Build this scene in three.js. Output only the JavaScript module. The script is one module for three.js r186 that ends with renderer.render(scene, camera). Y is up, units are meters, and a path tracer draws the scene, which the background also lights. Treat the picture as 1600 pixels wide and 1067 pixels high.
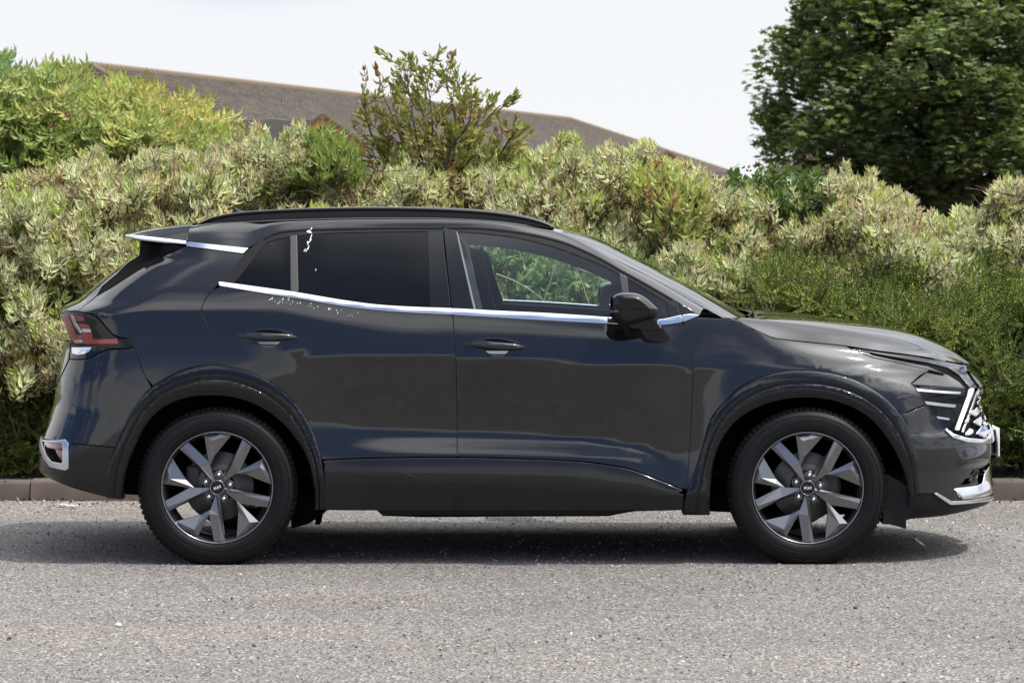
import * as THREE from 'three';
import { mergeGeometries, mergeVertices, toCreasedNormals } from 'three/addons/utils/BufferGeometryUtils.js';
import { RoundedBoxGeometry } from 'three/addons/geometries/RoundedBoxGeometry.js';
import { ImprovedNoise } from 'three/addons/math/ImprovedNoise.js';

// ------------------------------------------------------------------ camera, sky, sun, exposure
const FPX = 5175, CX = 800, HY = 315, ZC = 15.92, EYE = 1.646;      // focal length in photo pixels, principal point, place of the eye
const scene = new THREE.Scene();
const camera = new THREE.PerspectiveCamera(2 * Math.atan(752 / FPX) * 180 / Math.PI, 1600 / 1504, 0.1, 900);
camera.position.set(0, EYE, ZC);
camera.lookAt(0, EYE, 0);
camera.setViewOffset(1600, 1504, 0, 437, 1600, 1067);
camera.focus = 15.05;
camera.userData.fStop = 9;
camera.updateProjectionMatrix();

const renderer = new THREE.WebGLRenderer({ antialias: true });
renderer.toneMapping = THREE.LinearToneMapping;
renderer.toneMappingExposure = 1.0;
renderer.shadowMap.enabled = true;

const noise3 = new ImprovedNoise();
function fbm(x, y, z, oct = 5) { let a = 0, s = 1, t = 0; for (let i = 0; i < oct; i++) { a += s * noise3.noise(x, y, z); t += s; s *= 0.5; x *= 2.03; y *= 2.03; z *= 2.03; } return a / t; }
let seed = 7;
function rnd() { seed = (seed + 0x6D2B79F5) | 0; let t = Math.imul(seed ^ (seed >>> 15), 1 | seed); t = (t + Math.imul(t ^ (t >>> 7), 61 | t)) ^ t; return ((t ^ (t >>> 14)) >>> 0) / 4294967296; }
const rr = (a, b) => a + (b - a) * rnd();
const clamp = (x, a = 0, b = 1) => Math.min(b, Math.max(a, x));
const smooth = (a, b, x) => { const t = clamp((x - a) / (b - a)); return t * t * (3 - 2 * t); };
const lerp = (a, b, t) => a + (b - a) * t;

{ // a bright summer sky: blue with broken white cloud, hazier low down
  const W = 1024, H = 512, d = new Float32Array(W * H * 4);
  for (let j = 0; j < H; j++) {
    const el = ((j + 0.5) / H - 0.5) * Math.PI, sy = Math.sin(el), cy = Math.cos(el);
    for (let i = 0; i < W; i++) {
      const az = ((i + 0.5) / W - 0.5) * 2 * Math.PI, x = cy * Math.cos(az), z = cy * Math.sin(az);
      const up = Math.max(sy, 0), k = 1 / (up + 0.22);
      const n = fbm(x * k * 0.7 + 10.229, 8.43, z * k * 0.7 + 41.961, 5), fine = fbm(x * k * 2.6 + 1.3, 9.2, z * k * 2.6, 5);
      const cloud = smooth(-0.03, 0.14, n + 0.1 * fine + 0.16 * Math.max(0, -z));
      const haze = Math.exp(-((up / 0.085) ** 2)), deep = Math.exp(-up * 5);
      const blue = [lerp(lerp(0.1, 0.24, deep), 0.88, haze), lerp(lerp(0.21, 0.4, deep), 0.92, haze), lerp(lerp(0.48, 0.84, deep), 0.98, haze)];
      const bright = 0.96 + 0.85 * smooth(0.12, 0.5, up) + 0.9 * fine * smooth(0.03, 0.4, up);
      const white = [bright * 0.965, bright * 0.98, bright];
      const near = Math.acos(clamp(x * 0.4264 + sy * 0.8884 + z * 0.1688, -1, 1)), glow = 5 * Math.exp(-((near / 0.36) ** 2)) + 0.8 * Math.exp(-((near / 0.75) ** 2));   // bright haze round the sun
      const p = (j * W + i) * 4;
      for (let c = 0; c < 3; c++) d[p + c] = lerp(blue[c], white[c], cloud * 0.94) * (sy < 0 ? 0.45 : 1) + (sy > 0 ? glow : 0);
      d[p + 3] = 1;
    }
  }
  const t = new THREE.DataTexture(d, W, H, THREE.RGBAFormat, THREE.FloatType);
  t.mapping = THREE.EquirectangularReflectionMapping; t.magFilter = THREE.LinearFilter; t.needsUpdate = true;
  scene.background = t; scene.environment = t;
}
const sun = new THREE.DirectionalLight(new THREE.Color().setRGB(1, 0.95, 0.88), 4.6);
sun.position.set(0.48, 1, 0.19).multiplyScalar(30); sun.target.position.set(0, 0, 0);
sun.castShadow = true; sun.shadow.mapSize.set(4096, 4096); sun.shadow.radius = 1.6;
Object.assign(sun.shadow.camera, { left: -12, right: 12, top: 12, bottom: -12, near: 1, far: 80 });
scene.add(sun, sun.target);

// ------------------------------------------------------------------ small helpers
const V = (x, y, z) => new THREE.Vector3(x, y, z);
const at = (px, py, z) => V((px - CX) * (ZC - z) / FPX, EYE + (HY - py) * (ZC - z) / FPX, z);   // the point at depth z that the photo shows at a pixel
const col = (r, g, b) => new THREE.Color().setRGB(r, g, b);
const counts = {};
const numbered = (n) => { const k = counts[n] = (counts[n] ?? -1) + 1; return k ? n + '_' + String(k).padStart(3, '0') : n; };
function tag(o, label, category, group, kind) {
  if (label) o.userData.label = label; if (category) o.userData.category = category;
  if (group) o.userData.group = group; if (kind) o.userData.kind = kind; return o;
}
function thing(name, label, category, group) { const g = new THREE.Group(); g.name = numbered(name); scene.add(g); return tag(g, label, category, group); }
function part(name, geo, mat, parent, kind) {
  const m = new THREE.Mesh(geo, mat); m.name = name; m.castShadow = m.receiveShadow = true; parent.add(m); if (kind) m.userData.kind = kind; return m;
}
function struct(name, geo, mat) { const m = part(numbered(name), geo, mat, scene); m.userData.kind = 'structure'; return m; }
const M = (r, g, b, rough = 0.5, o = {}) => new THREE.MeshPhysicalMaterial({ color: col(r, g, b), roughness: rough, ...o });
function clean(g) { const h = g.index ? g.toNonIndexed() : g; for (const k of Object.keys(h.attributes)) if (!['position', 'normal'].includes(k)) h.deleteAttribute(k); return h; }
const merge = (list) => mergeGeometries(list.map(clean));
function mirrored(g) { // the same geometry on the other side of the car
  const m = g.clone(), p = m.attributes.position, n = m.attributes.normal;
  for (let i = 0; i < p.count; i++) { p.setZ(i, -p.getZ(i)); if (n) n.setZ(i, -n.getZ(i)); }
  if (m.index) { const a = m.index.array; for (let i = 0; i < a.length; i += 3) { const t = a[i]; a[i] = a[i + 1]; a[i + 1] = t; } }
  else for (const k of Object.keys(m.attributes)) { const at_ = m.attributes[k], s = at_.itemSize, a = at_.array; for (let i = 0; i < at_.count; i += 3) for (let c = 0; c < s; c++) { const t = a[i * s + c]; a[i * s + c] = a[(i + 1) * s + c]; a[(i + 1) * s + c] = t; } }
  return m;
}
// monotone cubic through (xs, ys)
function pchip(xs, ys) {
  const n = xs.length, h = [], d = [], m = new Array(n).fill(0);
  for (let i = 0; i < n - 1; i++) { h[i] = xs[i + 1] - xs[i]; d[i] = (ys[i + 1] - ys[i]) / h[i]; }
  for (let i = 1; i < n - 1; i++) if (d[i - 1] * d[i] > 0) { const a = 2 * h[i] + h[i - 1], b = h[i] + 2 * h[i - 1]; m[i] = (a + b) / (a / d[i - 1] + b / d[i]); }
  m[0] = d[0]; m[n - 1] = d[n - 2];
  return (x) => {
    if (x <= xs[0]) return ys[0]; if (x >= xs[n - 1]) return ys[n - 1];
    let i = 0, j = n - 1; while (j - i > 1) { const k = (i + j) >> 1; if (xs[k] <= x) i = k; else j = k; }
    const t = (x - xs[i]) / h[i], t2 = t * t, t3 = t2 * t;
    return ys[i] * (2 * t3 - 3 * t2 + 1) + h[i] * m[i] * (t3 - 2 * t2 + t) + ys[i + 1] * (3 * t2 - 2 * t3) + h[i] * m[i + 1] * (t3 - t2);
  };
}
// dense smooth polyline through 2D points
function cr(pts, n = 5) {
  const out = [], g = (i) => pts[clamp(i, 0, pts.length - 1)];
  for (let i = 0; i < pts.length - 1; i++) for (let k = 0; k < n; k++) {
    const t = k / n, a = g(i - 1), b = g(i), c = g(i + 1), d = g(i + 2);
    out.push(b.map((_, j) => 0.5 * (2 * b[j] + (c[j] - a[j]) * t + (2 * a[j] - 5 * b[j] + 4 * c[j] - d[j]) * t * t + (3 * b[j] - a[j] - 3 * c[j] + d[j]) * t * t * t)));
  }
  out.push(pts[pts.length - 1]); return out;
}
const rev = (a) => [...a].reverse();
// the piece of a polyline between two x values (points running left to right)
function cut(pts, x0, x1) {
  const Y = (x) => { for (let i = 0; i < pts.length - 1; i++) if (pts[i][0] <= x && pts[i + 1][0] >= x) { const t = (x - pts[i][0]) / (pts[i + 1][0] - pts[i][0] || 1); return lerp(pts[i][1], pts[i + 1][1], t); } return x < pts[0][0] ? pts[0][1] : pts[pts.length - 1][1]; };
  return [[x0, Y(x0)], ...pts.filter((p) => p[0] > x0 + 0.5 && p[0] < x1 - 0.5), [x1, Y(x1)]];
}
// a tube along points with a radius for each
function tube(pts, radii, sides = 6, cap = true) {
  const c = new THREE.CatmullRomCurve3(pts), n = Math.max(2, (pts.length - 1) * 4), f = c.computeFrenetFrames(n), pos = [], idx = [];
  for (let i = 0; i <= n; i++) {
    const t = i / n, p = c.getPoint(t), k = t * (radii.length - 1), r = lerp(radii[Math.floor(k)], radii[Math.min(radii.length - 1, Math.ceil(k))], k - Math.floor(k));
    for (let s = 0; s < sides; s++) { const a = s / sides * 2 * Math.PI; const q = p.clone().addScaledVector(f.normals[i], Math.cos(a) * r).addScaledVector(f.binormals[i], Math.sin(a) * r); pos.push(q.x, q.y, q.z); }
  }
  for (let i = 0; i < n; i++) for (let s = 0; s < sides; s++) { const a = i * sides + s, b = i * sides + (s + 1) % sides; idx.push(a, b, a + sides, b, b + sides, a + sides); }
  if (cap) for (const [o, fl] of [[0, 1], [n * sides, 0]]) for (let s = 1; s < sides - 1; s++) fl ? idx.push(o, o + s + 1, o + s) : idx.push(o, o + s, o + s + 1);
  const g = new THREE.BufferGeometry(); g.setAttribute('position', new THREE.Float32BufferAttribute(pos, 3)); g.setIndex(idx); g.computeVertexNormals(); return g;
}
const box = (x0, x1, y0, y1, z0, z1, r = 0.01) => new RoundedBoxGeometry(x1 - x0, y1 - y0, z1 - z0, 2, Math.min(r, (x1 - x0) / 2.01, (y1 - y0) / 2.01, (z1 - z0) / 2.01)).translate((x0 + x1) / 2, (y0 + y1) / 2, (z0 + z1) / 2);
// ------------------------------------------------------------------ road, kerb, planting bed
const KZ = -2.32, KH = 0.105;                                       // face and height of the kerb
{
  const S = 1024, c = new Uint8Array(S * S * 4), b = new Uint8Array(S * S * 4), hgt = new Float32Array(S * S);
  seed = 11;
  // close-packed chippings: each texel belongs to the nearest of the jittered stones
  const N = 250, cell = S / N, sx = new Float32Array(N * N), sy = new Float32Array(N * N), tone = new Float32Array(N * N), size = new Float32Array(N * N);
  for (let i = 0; i < N * N; i++) { sx[i] = rnd(); sy[i] = rnd(); tone[i] = rnd(); size[i] = rr(0.75, 1.25); }
  for (let y = 0; y < S; y++) for (let x = 0; x < S; x++) {
    const gx = x / cell, gy = y / cell, ix = Math.floor(gx), iy = Math.floor(gy); let d1 = 9, d2 = 9, who = 0;
    for (let dy = -1; dy <= 1; dy++) for (let dx = -1; dx <= 1; dx++) {
      const jx = (ix + dx + N) % N, jy = (iy + dy + N) % N, k = jy * N + jx, d = Math.hypot(ix + dx + sx[k] - gx, iy + dy + sy[k] - gy) * size[k];
      if (d < d1) { d2 = d1; d1 = d; who = k; } else if (d < d2) d2 = d;
    }
    const edge = clamp((d2 - d1) * 2.2), t = tone[who];
    hgt[y * S + x] = edge * (0.35 + 0.65 * t);
    const fine = rnd() * 0.12, big = 0.5 + 0.5 * fbm(x / S * 8, y / S * 8, 2.2, 4);
    let v = 0.147 + 0.13 * (t - 0.5) + (t > 0.93 ? 0.2 : 0) - (t < 0.1 ? 0.085 : 0) + (fine - 0.06) * 0.3 - 0.06 * (1 - edge);
    v *= 0.92 + 0.16 * big;
    const warm = 0.03 + 0.05 * (tone[(who * 7 + 3) % (N * N)]), p = (y * S + x) * 4;
    const s = (q) => Math.round(255 * Math.pow(clamp(q), 1 / 2.2));
    c[p] = s(v * (1 + warm)); c[p + 1] = s(v * 0.985); c[p + 2] = s(v * (0.975 - warm)); c[p + 3] = 255;
    b[p] = b[p + 1] = b[p + 2] = Math.round(255 * hgt[y * S + x]); b[p + 3] = 255;
  }
  const mk = (d, srgb) => { const t = new THREE.DataTexture(d, S, S); t.wrapS = t.wrapT = THREE.RepeatWrapping; t.magFilter = THREE.LinearFilter; if (srgb) t.colorSpace = THREE.SRGBColorSpace; t.needsUpdate = true; return t; };
  const road = new THREE.MeshStandardMaterial({ map: mk(c, true), bumpMap: mk(b), bumpScale: 0.0032, roughness: 0.88, vertexColors: true });
  // one sheet to the horizon, finer where the camera looks
  const pos = [], uv = [], cl = [], idx = [];
  const xs = [-420, -150, -60, -25, -12, -8], zs = [KZ, 420];
  for (let x = -5.5; x <= 5.5; x += 0.1) xs.push(x); xs.push(8, 12, 25, 60, 150, 420);
  const zz = [KZ]; for (let z = KZ + 0.08; z < 8; z += 0.08) zz.push(z); zz.push(9, 12, 16, 25, 60, 150, 420);
  for (const z of zz) for (const x of xs) {
    const near = Math.abs(x) < 8 && z < 9;
    const y = near ? 0.006 * fbm(x * 0.7, 3, z * 0.7, 3)  : 0;
    pos.push(x, y, z); uv.push(x / 1.9, z / 1.9);
    const g = fbm(x * 0.45, 1.5, z * 0.9, 3), stain = fbm(x * 1.5 + 40, 6.5, z * 2.2, 2), dust = smooth(0.02, 0.3, fbm(x * 0.4 + 9, 2.5, z * 1.2, 3)), gut = near ? smooth(KZ + 0.75, KZ + 0.05, z + 0.25 * stain) : 0;
    const k = 1 + 0.24 * g + 0.1 * stain;
    cl.push(k * (1 + 0.1 * dust + 0.35 * gut), k * (1 + 0.05 * dust + 0.29 * gut), k * (1 + 0.2 * gut));
  }
  for (let j = 0; j < zz.length - 1; j++) for (let i = 0; i < xs.length - 1; i++) { const a = j * xs.length + i; idx.push(a, a + xs.length, a + 1, a + 1, a + xs.length, a + xs.length + 1); }
  const g = new THREE.BufferGeometry();
  g.setAttribute('position', new THREE.Float32BufferAttribute(pos, 3)); g.setAttribute('uv', new THREE.Float32BufferAttribute(uv, 2)); g.setAttribute('color', new THREE.Float32BufferAttribute(cl, 3)); g.setIndex(idx); g.computeVertexNormals();
  struct('road', g, road);

  // loose grit lying on the road: uneven crumbs, pale and dark
  const stone = new THREE.IcosahedronGeometry(1, 0); { const p = stone.attributes.position; for (let i = 0; i < p.count; i++) { const q = 0.75 + 0.5 * Math.abs(Math.sin(p.getX(i) * 17.3 + p.getY(i) * 9.1 + p.getZ(i) * 5.7)); p.setXYZ(i, p.getX(i) * q, p.getY(i) * q * 0.62, p.getZ(i) * q); } stone.computeVertexNormals(); }
  const NG = 26000, grit = new THREE.InstancedMesh(stone, new THREE.MeshStandardMaterial({ color: col(1, 1, 1), roughness: 0.9 }), NG), m4 = new THREE.Matrix4(), q = new THREE.Quaternion(), e = new THREE.Euler();
  for (let i = 0; i < NG; i++) {
    const z = lerp(KZ + 0.02, 5.6, Math.pow(rnd(), 1.15)), half = (ZC - z) * 0.165, r = Math.pow(rnd(), 8) * 0.006 + 0.0014;
    m4.compose(V(rr(-half, half), r * 0.3, z), q.setFromEuler(e.set(rnd(), rnd() * 6.3, rnd())), V(r, r, r)); grit.setMatrixAt(i, m4);
    const t = rnd(), v = t < 0.4 ? rr(0.06, 0.14) : t < 0.93 ? rr(0.16, 0.3) : rr(0.36, 0.55); grit.setColorAt(i, col(v * 1.05, v, v * 0.92));
  }
  grit.name = 'loose_grit'; grit.castShadow = grit.receiveShadow = true; scene.add(grit);
  tag(grit, 'loose pale and dark grit scattered over the grey tarmac', 'grit', null, 'stuff');
}
{ // kerb: every kerb stone on its own, joints left open
  const kerb = thing('kerb', 'weathered concrete kerb along the far edge of the tarmac', 'kerb');
  const shapes = [];
  for (let v = 0; v < 3; v++) {
    const s = new THREE.Shape(); s.moveTo(0, -0.12); s.lineTo(0, KH * 0.35); s.lineTo(-0.012, KH * 0.8); s.quadraticCurveTo(-0.016, KH, -0.035, KH); s.lineTo(-0.135, KH); s.lineTo(-0.135, -0.12);
    const g = new THREE.ExtrudeGeometry(s, { depth: 0.903, bevelEnabled: true, bevelSize: 0.004, bevelThickness: 0.004, bevelSegments: 1, steps: 24 });
    g.rotateY(-Math.PI / 2); g.scale(1, 1, 1);                       // along -x ; face towards +z after the turn below
    const p = g.attributes.position, cl = [];
    for (let i = 0; i < p.count; i++) {
      const x = p.getX(i), y = p.getY(i), z = p.getZ(i), n = fbm(x * 5 + v * 9, y * 9, z * 9 + v, 4);
      p.setZ(i, z + 0.004 * n); const k = 1 + 0.45 * n, gr = smooth(0.1, 0.35, fbm(x * 3 + v * 4, y * 12, 5, 4));
      cl.push(k * lerp(1, 0.6, gr), k * lerp(1, 0.72, gr), k * lerp(1, 0.55, gr));
    }
    g.setAttribute('color', new THREE.Float32BufferAttribute(cl, 3)); g.computeVertexNormals(); shapes.push(toCreasedNormals(g, 0.6));
  }
  const mats = [[0.09, 0.071, 0.058], [0.105, 0.082, 0.066], [0.08, 0.066, 0.056]].map(([r, g, b]) => new THREE.MeshStandardMaterial({ color: col(r, g, b), roughness: 0.92, vertexColors: true }));
  seed = 3; const x0 = at(45, 770, KZ).x - 0.915 * 12;
  for (let i = 0; i < 28; i++) {
    const st = part(i ? 'kerb_stone_' + String(i).padStart(3, '0') : 'kerb_stone', shapes[i % 3], mats[(i * 2 + (i > 8 ? 1 : 0)) % 3], kerb);
    st.position.set(x0 + (i + 1) * 0.915 - 0.004, rr(-0.004, 0.004), KZ + rr(-0.004, 0.004)); st.rotation.y = rr(-0.003, 0.003);
  }
  // planting bed behind the kerb
  const soil = new THREE.PlaneGeometry(60, 30, 300, 120); soil.rotateX(-Math.PI / 2);
  const p = soil.attributes.position, cl = [];
  for (let i = 0; i < p.count; i++) { const x = p.getX(i), z = p.getZ(i), n = fbm(x * 2, 5, z * 2, 4); p.setXYZ(i, x, KH - 0.035 + 0.05 * n + 0.02 * Math.min(-(z - 15), 8), z + KZ - 0.125 - 15); const k = 1 + 0.7 * n; cl.push(k, k, k); }
  soil.setAttribute('color', new THREE.Float32BufferAttribute(cl, 3)); soil.computeVertexNormals();
  struct('planting_bed', soil, new THREE.MeshStandardMaterial({ color: col(0.05, 0.036, 0.026), roughness: 1, vertexColors: true }));
  // grass beyond the bed, out to the horizon
  const far = new THREE.PlaneGeometry(900, 400, 30, 30); far.rotateX(-Math.PI / 2); far.translate(0, 0.05, -232);
  struct('grass_field', far, new THREE.MeshStandardMaterial({ color: col(0.07, 0.1, 0.035), roughness: 1 }));
}

{ // dead leaves and crumbs gathered along the kerb
  seed = 88; const g = new THREE.PlaneGeometry(1, 0.55, 2, 1); { const p = g.attributes.position; for (let i = 0; i < p.count; i++) p.setZ(i, 0.35 * Math.abs(p.getX(i))); } g.rotateX(-Math.PI / 2); g.computeVertexNormals();
  const N = 1500, im = new THREE.InstancedMesh(g, new THREE.MeshStandardMaterial({ color: col(1, 1, 1), roughness: 0.9 }), N), m = new THREE.Matrix4(), q = new THREE.Quaternion(), e = new THREE.Euler();
  for (let i = 0; i < N; i++) { const top = rnd() < 0.3, x = rr(-4.2, 4.2), z = top ? KZ - rr(0.02, 0.5) : KZ + Math.pow(rnd(), 3) * 0.5 + 0.006, s = rr(0.006, 0.024); m.compose(V(x, (top ? KH : 0.0) + 0.007, z), q.setFromEuler(e.set(rr(-0.4, 0.4), rnd() * 6.3, rr(-0.4, 0.4))), V(s, s, s)); im.setMatrixAt(i, m); const k = rr(0.5, 1.5); im.setColorAt(i, rnd() < 0.75 ? col(0.075 * k, 0.05 * k, 0.03 * k) : col(0.13 * k, 0.1 * k, 0.06 * k)); }
  im.name = 'leaf_litter'; im.castShadow = im.receiveShadow = true; scene.add(im); tag(im, 'brown dead leaves and crumbs gathered along the foot of the kerb', 'leaf litter', null, 'stuff');
}
// ------------------------------------------------------------------ the car's side: half width as a function of place along the car and height
const W2 = (px, py, z) => [(px - CX) * (ZC - z) / FPX, EYE + (HY - py) * (ZC - z) / FPX];
const STATIONS = [ // pixel along the car; then [pixel height, half width] from sill to belt; weight of the crease
  [40, [800, .89], [745, .918], [700, .925], [640, .922], [600, .918], [560, .912], [500, .897], [462, .868], 0],
  [200, [800, .90], [745, .93], [700, .932], [625, .926], [580, .920], [530, .908], [485, .892], [456, .866], 0],
  [330, [802, .90], [745, .932], [700, .932], [615, .930], [565, .921], [520, .908], [483, .893], [454, .866], 0],
  [430, [805, .89], [745, .932], [712, .930], [640, .923], [590, .921], [540, .914], [495, .898], [459, .872], 0],
  [500, [805, .89], [742, .934], [716, .930], [655, .911], [603, .916], [555, .920], [507, .903], [470, .876], .5],
  [560, [805, .89], [742, .936], [716, .930], [664, .904], [606, .914], [557, .9245], [515, .907], [477, .879], 1],
  [640, [805, .89], [744, .937], [716, .931], [670, .902], [612, .914], [558, .926], [520, .909], [484, .881], 1],
  [710, [805, .89], [746, .938], [716, .932], [673, .902], [615, .914], [560, .926], [524, .910], [488, .883], 1],
  [800, [805, .89], [750, .938], [717, .932], [676, .902], [618, .914], [564, .926], [527, .910], [492, .883], 1],
  [900, [805, .89], [755, .938], [720, .932], [681, .902], [624, .914], [568, .925], [531, .909], [497, .882], 1],
  [1000, [805, .89], [765, .936], [728, .928], [694, .904], [632, .913], [573, .922], [536, .905], [501, .878], 1],
  [1055, [805, .89], [772, .934], [752, .928], [706, .914], [642, .914], [576, .918], [540, .899], [500, .871], .8],
  [1090, [805, .89], [772, .934], [748, .928], [700, .920], [642, .916], [578, .914], [542, .892], [498, .861], .4],
  [1150, [808, .90], [770, .933], [730, .931], [660, .927], [615, .916], [575, .902], [538, .879], [499, .846], 0],
  [1260, [808, .90], [770, .933], [720, .931], [640, .926], [600, .911], [575, .895], [553, .868], [533, .832], 0],
  [1350, [808, .90], [770, .933], [720, .932], [650, .923], [612, .905], [588, .886], [566, .853], [546, .808], 0],
  [1430, [808, .90], [770, .933], [720, .933], [660, .930], [625, .915], [602, .90], [580, .866], [557, .808], 0],
  [1500, [808, .90], [770, .933], [720, .933], [665, .930], [632, .923], [608, .905], [585, .868], [565, .80], 0],
];
const SX = STATIONS.map((s) => (s[0] - CX) * 15 / FPX), ROWS = [];
for (let k = 1; k <= 8; k++) ROWS.push({ y: pchip(SX, STATIONS.map((s) => W2(0, s[k][0], s[k][1])[1])), z: pchip(SX, STATIONS.map((s) => s[k][1])) });
const CWT = pchip(SX, STATIONS.map((s) => s[9]));
// outlines of nose and tail seen from the side (pixel height, pixel along)
const line = (pts, z) => { const a = pts.map(([py, px]) => W2(px, py, z)).map(([x, y]) => [y, x]).sort((p, q) => p[0] - q[0]); return pchip(a.map((p) => p[0]), a.map((p) => p[1])); };
const XN = line([[560, 1505], [570, 1519], [580, 1523], [590, 1532], [600, 1540], [608, 1542], [620, 1541], [640, 1543], [660, 1549], [670, 1555], [690, 1558], [710, 1556], [722, 1553], [745, 1553], [762, 1555], [775, 1558], [783, 1555], [795, 1528], [803, 1498], [812, 1440]], 0.22);
const XT = line([[330, 240], [375, 213], [398, 211], [412, 187], [436, 155], [464, 122], [484, 90], [500, 92.5], [511, 94], [534, 97.5], [558, 93.7], [581, 88.5], [605, 84.8], [625, 82], [645, 76], [668, 68], [684, 62], [705, 59], [719, 57.5], [729, 56.5], [738, 61], [752, 84], [765, 119], [776, 160], [783, 196], [800, 215]], 0.25);
function HW(x, y) {
  const ys = [], zs = [];
  for (let k = 0; k < 8; k++) { ys.push(ROWS[k].y(x)); zs.push(ROWS[k].z(x)); }
  const w = CWT(x), yc = ys[5], zc = zs[5];
  const yv = [], zv = []; // add the two rows that keep the crease sharp
  for (let k = 0; k < 8; k++) {
    if (k === 5) { const d = 0.014, lo = lerp(zc, zs[4], d / (yc - ys[4])), hi = lerp(zc, zs[6], d / (ys[6] - yc)); yv.push(yc - d); zv.push(lerp(lo, zc - 0.0013, w)); yv.push(yc); zv.push(zc); yv.push(yc + d); zv.push(lerp(hi, zc - 0.0012, w)); } else { yv.push(ys[k]); zv.push(zs[k]); }
  }
  const yb = ys[7], zb = zs[7];
  yv.push(yb + 0.025, yb + 0.2, yb + 0.42, yb + 0.7); zv.push(zb - 0.0105, zb - 0.088, zb - 0.197, zb - 0.36);
  yv.unshift(ys[0] - 0.3); zv.unshift(zs[0] - 0.02);
  // cubic through the few rows about y
  let i = 0; while (i < yv.length - 2 && yv[i + 1] < y) i++;
  const a = Math.max(0, i - 2), b = Math.min(yv.length, i + 4);
  let z = pchip(yv.slice(a, b), zv.slice(a, b))(y);
  const xn = XN(y), xt = XT(y);
  let s = (x - (xn - 0.72)) / 0.72; if (s > 0) z *= s >= 1 ? 0 : Math.pow(1 - Math.pow(s, 2.6), 0.52);
  s = (xt + 0.52 - x) / 0.52; if (s > 0) z *= s >= 1 ? 0 : Math.pow(1 - Math.pow(s, 4.2), 0.5);
  return z;
}
function toCar(px, py) { let z = 0.9; for (let i = 0; i < 14; i++) { const [x, y] = W2(px, py, z); z = lerp(z, Math.max(HW(x, y), 0.22), 0.6); } return W2(px, py, z); }

function inside(poly, x, y) { let c = false; for (let i = 0, j = poly.length - 1; i < poly.length; j = i++) { const [xi, yi] = poly[i], [xj, yj] = poly[j]; if ((yi > y) !== (yj > y) && x < (xj - xi) * (y - yi) / (yj - yi) + xi) c = !c; } return c; }
function clipHalf(poly, axis, v, keepBelow) {
  const out = []; const inq = (p) => keepBelow ? p[axis] <= v : p[axis] >= v;
  for (let i = 0; i < poly.length; i++) {
    const a = poly[i], b = poly[(i + 1) % poly.length], ia = inq(a), ib = inq(b);
    if (ia) out.push(a);
    if (ia !== ib) { const t = (v - a[axis]) / (b[axis] - a[axis]), q = [lerp(a[0], b[0], t), lerp(a[1], b[1], t)]; q[axis] = v; out.push(q); }
  }
  return out;
}
function insetPoly(poly, d) { // move every corner inwards by d
  let area = 0; for (let i = 0; i < poly.length; i++) { const a = poly[i], b = poly[(i + 1) % poly.length]; area += a[0] * b[1] - b[0] * a[1]; }
  const sg = area > 0 ? 1 : -1, n = poly.length;
  return poly.map((p, i) => {
    const a = poly[(i + n - 1) % n], b = poly[(i + 1) % n]; let n1 = [-(p[1] - a[1]), p[0] - a[0]], n2 = [-(b[1] - p[1]), b[0] - p[0]];
    const l1 = Math.hypot(...n1) || 1, l2 = Math.hypot(...n2) || 1; n1 = [n1[0] / l1, n1[1] / l1]; n2 = [n2[0] / l2, n2[1] / l2];
    let m = [n1[0] + n2[0], n1[1] + n2[1]]; const l = Math.hypot(...m) || 1; const k = Math.min(2, 2 / l) * d * sg; return [p[0] + m[0] / l * k, p[1] + m[1] / l * k];
  });
}
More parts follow.
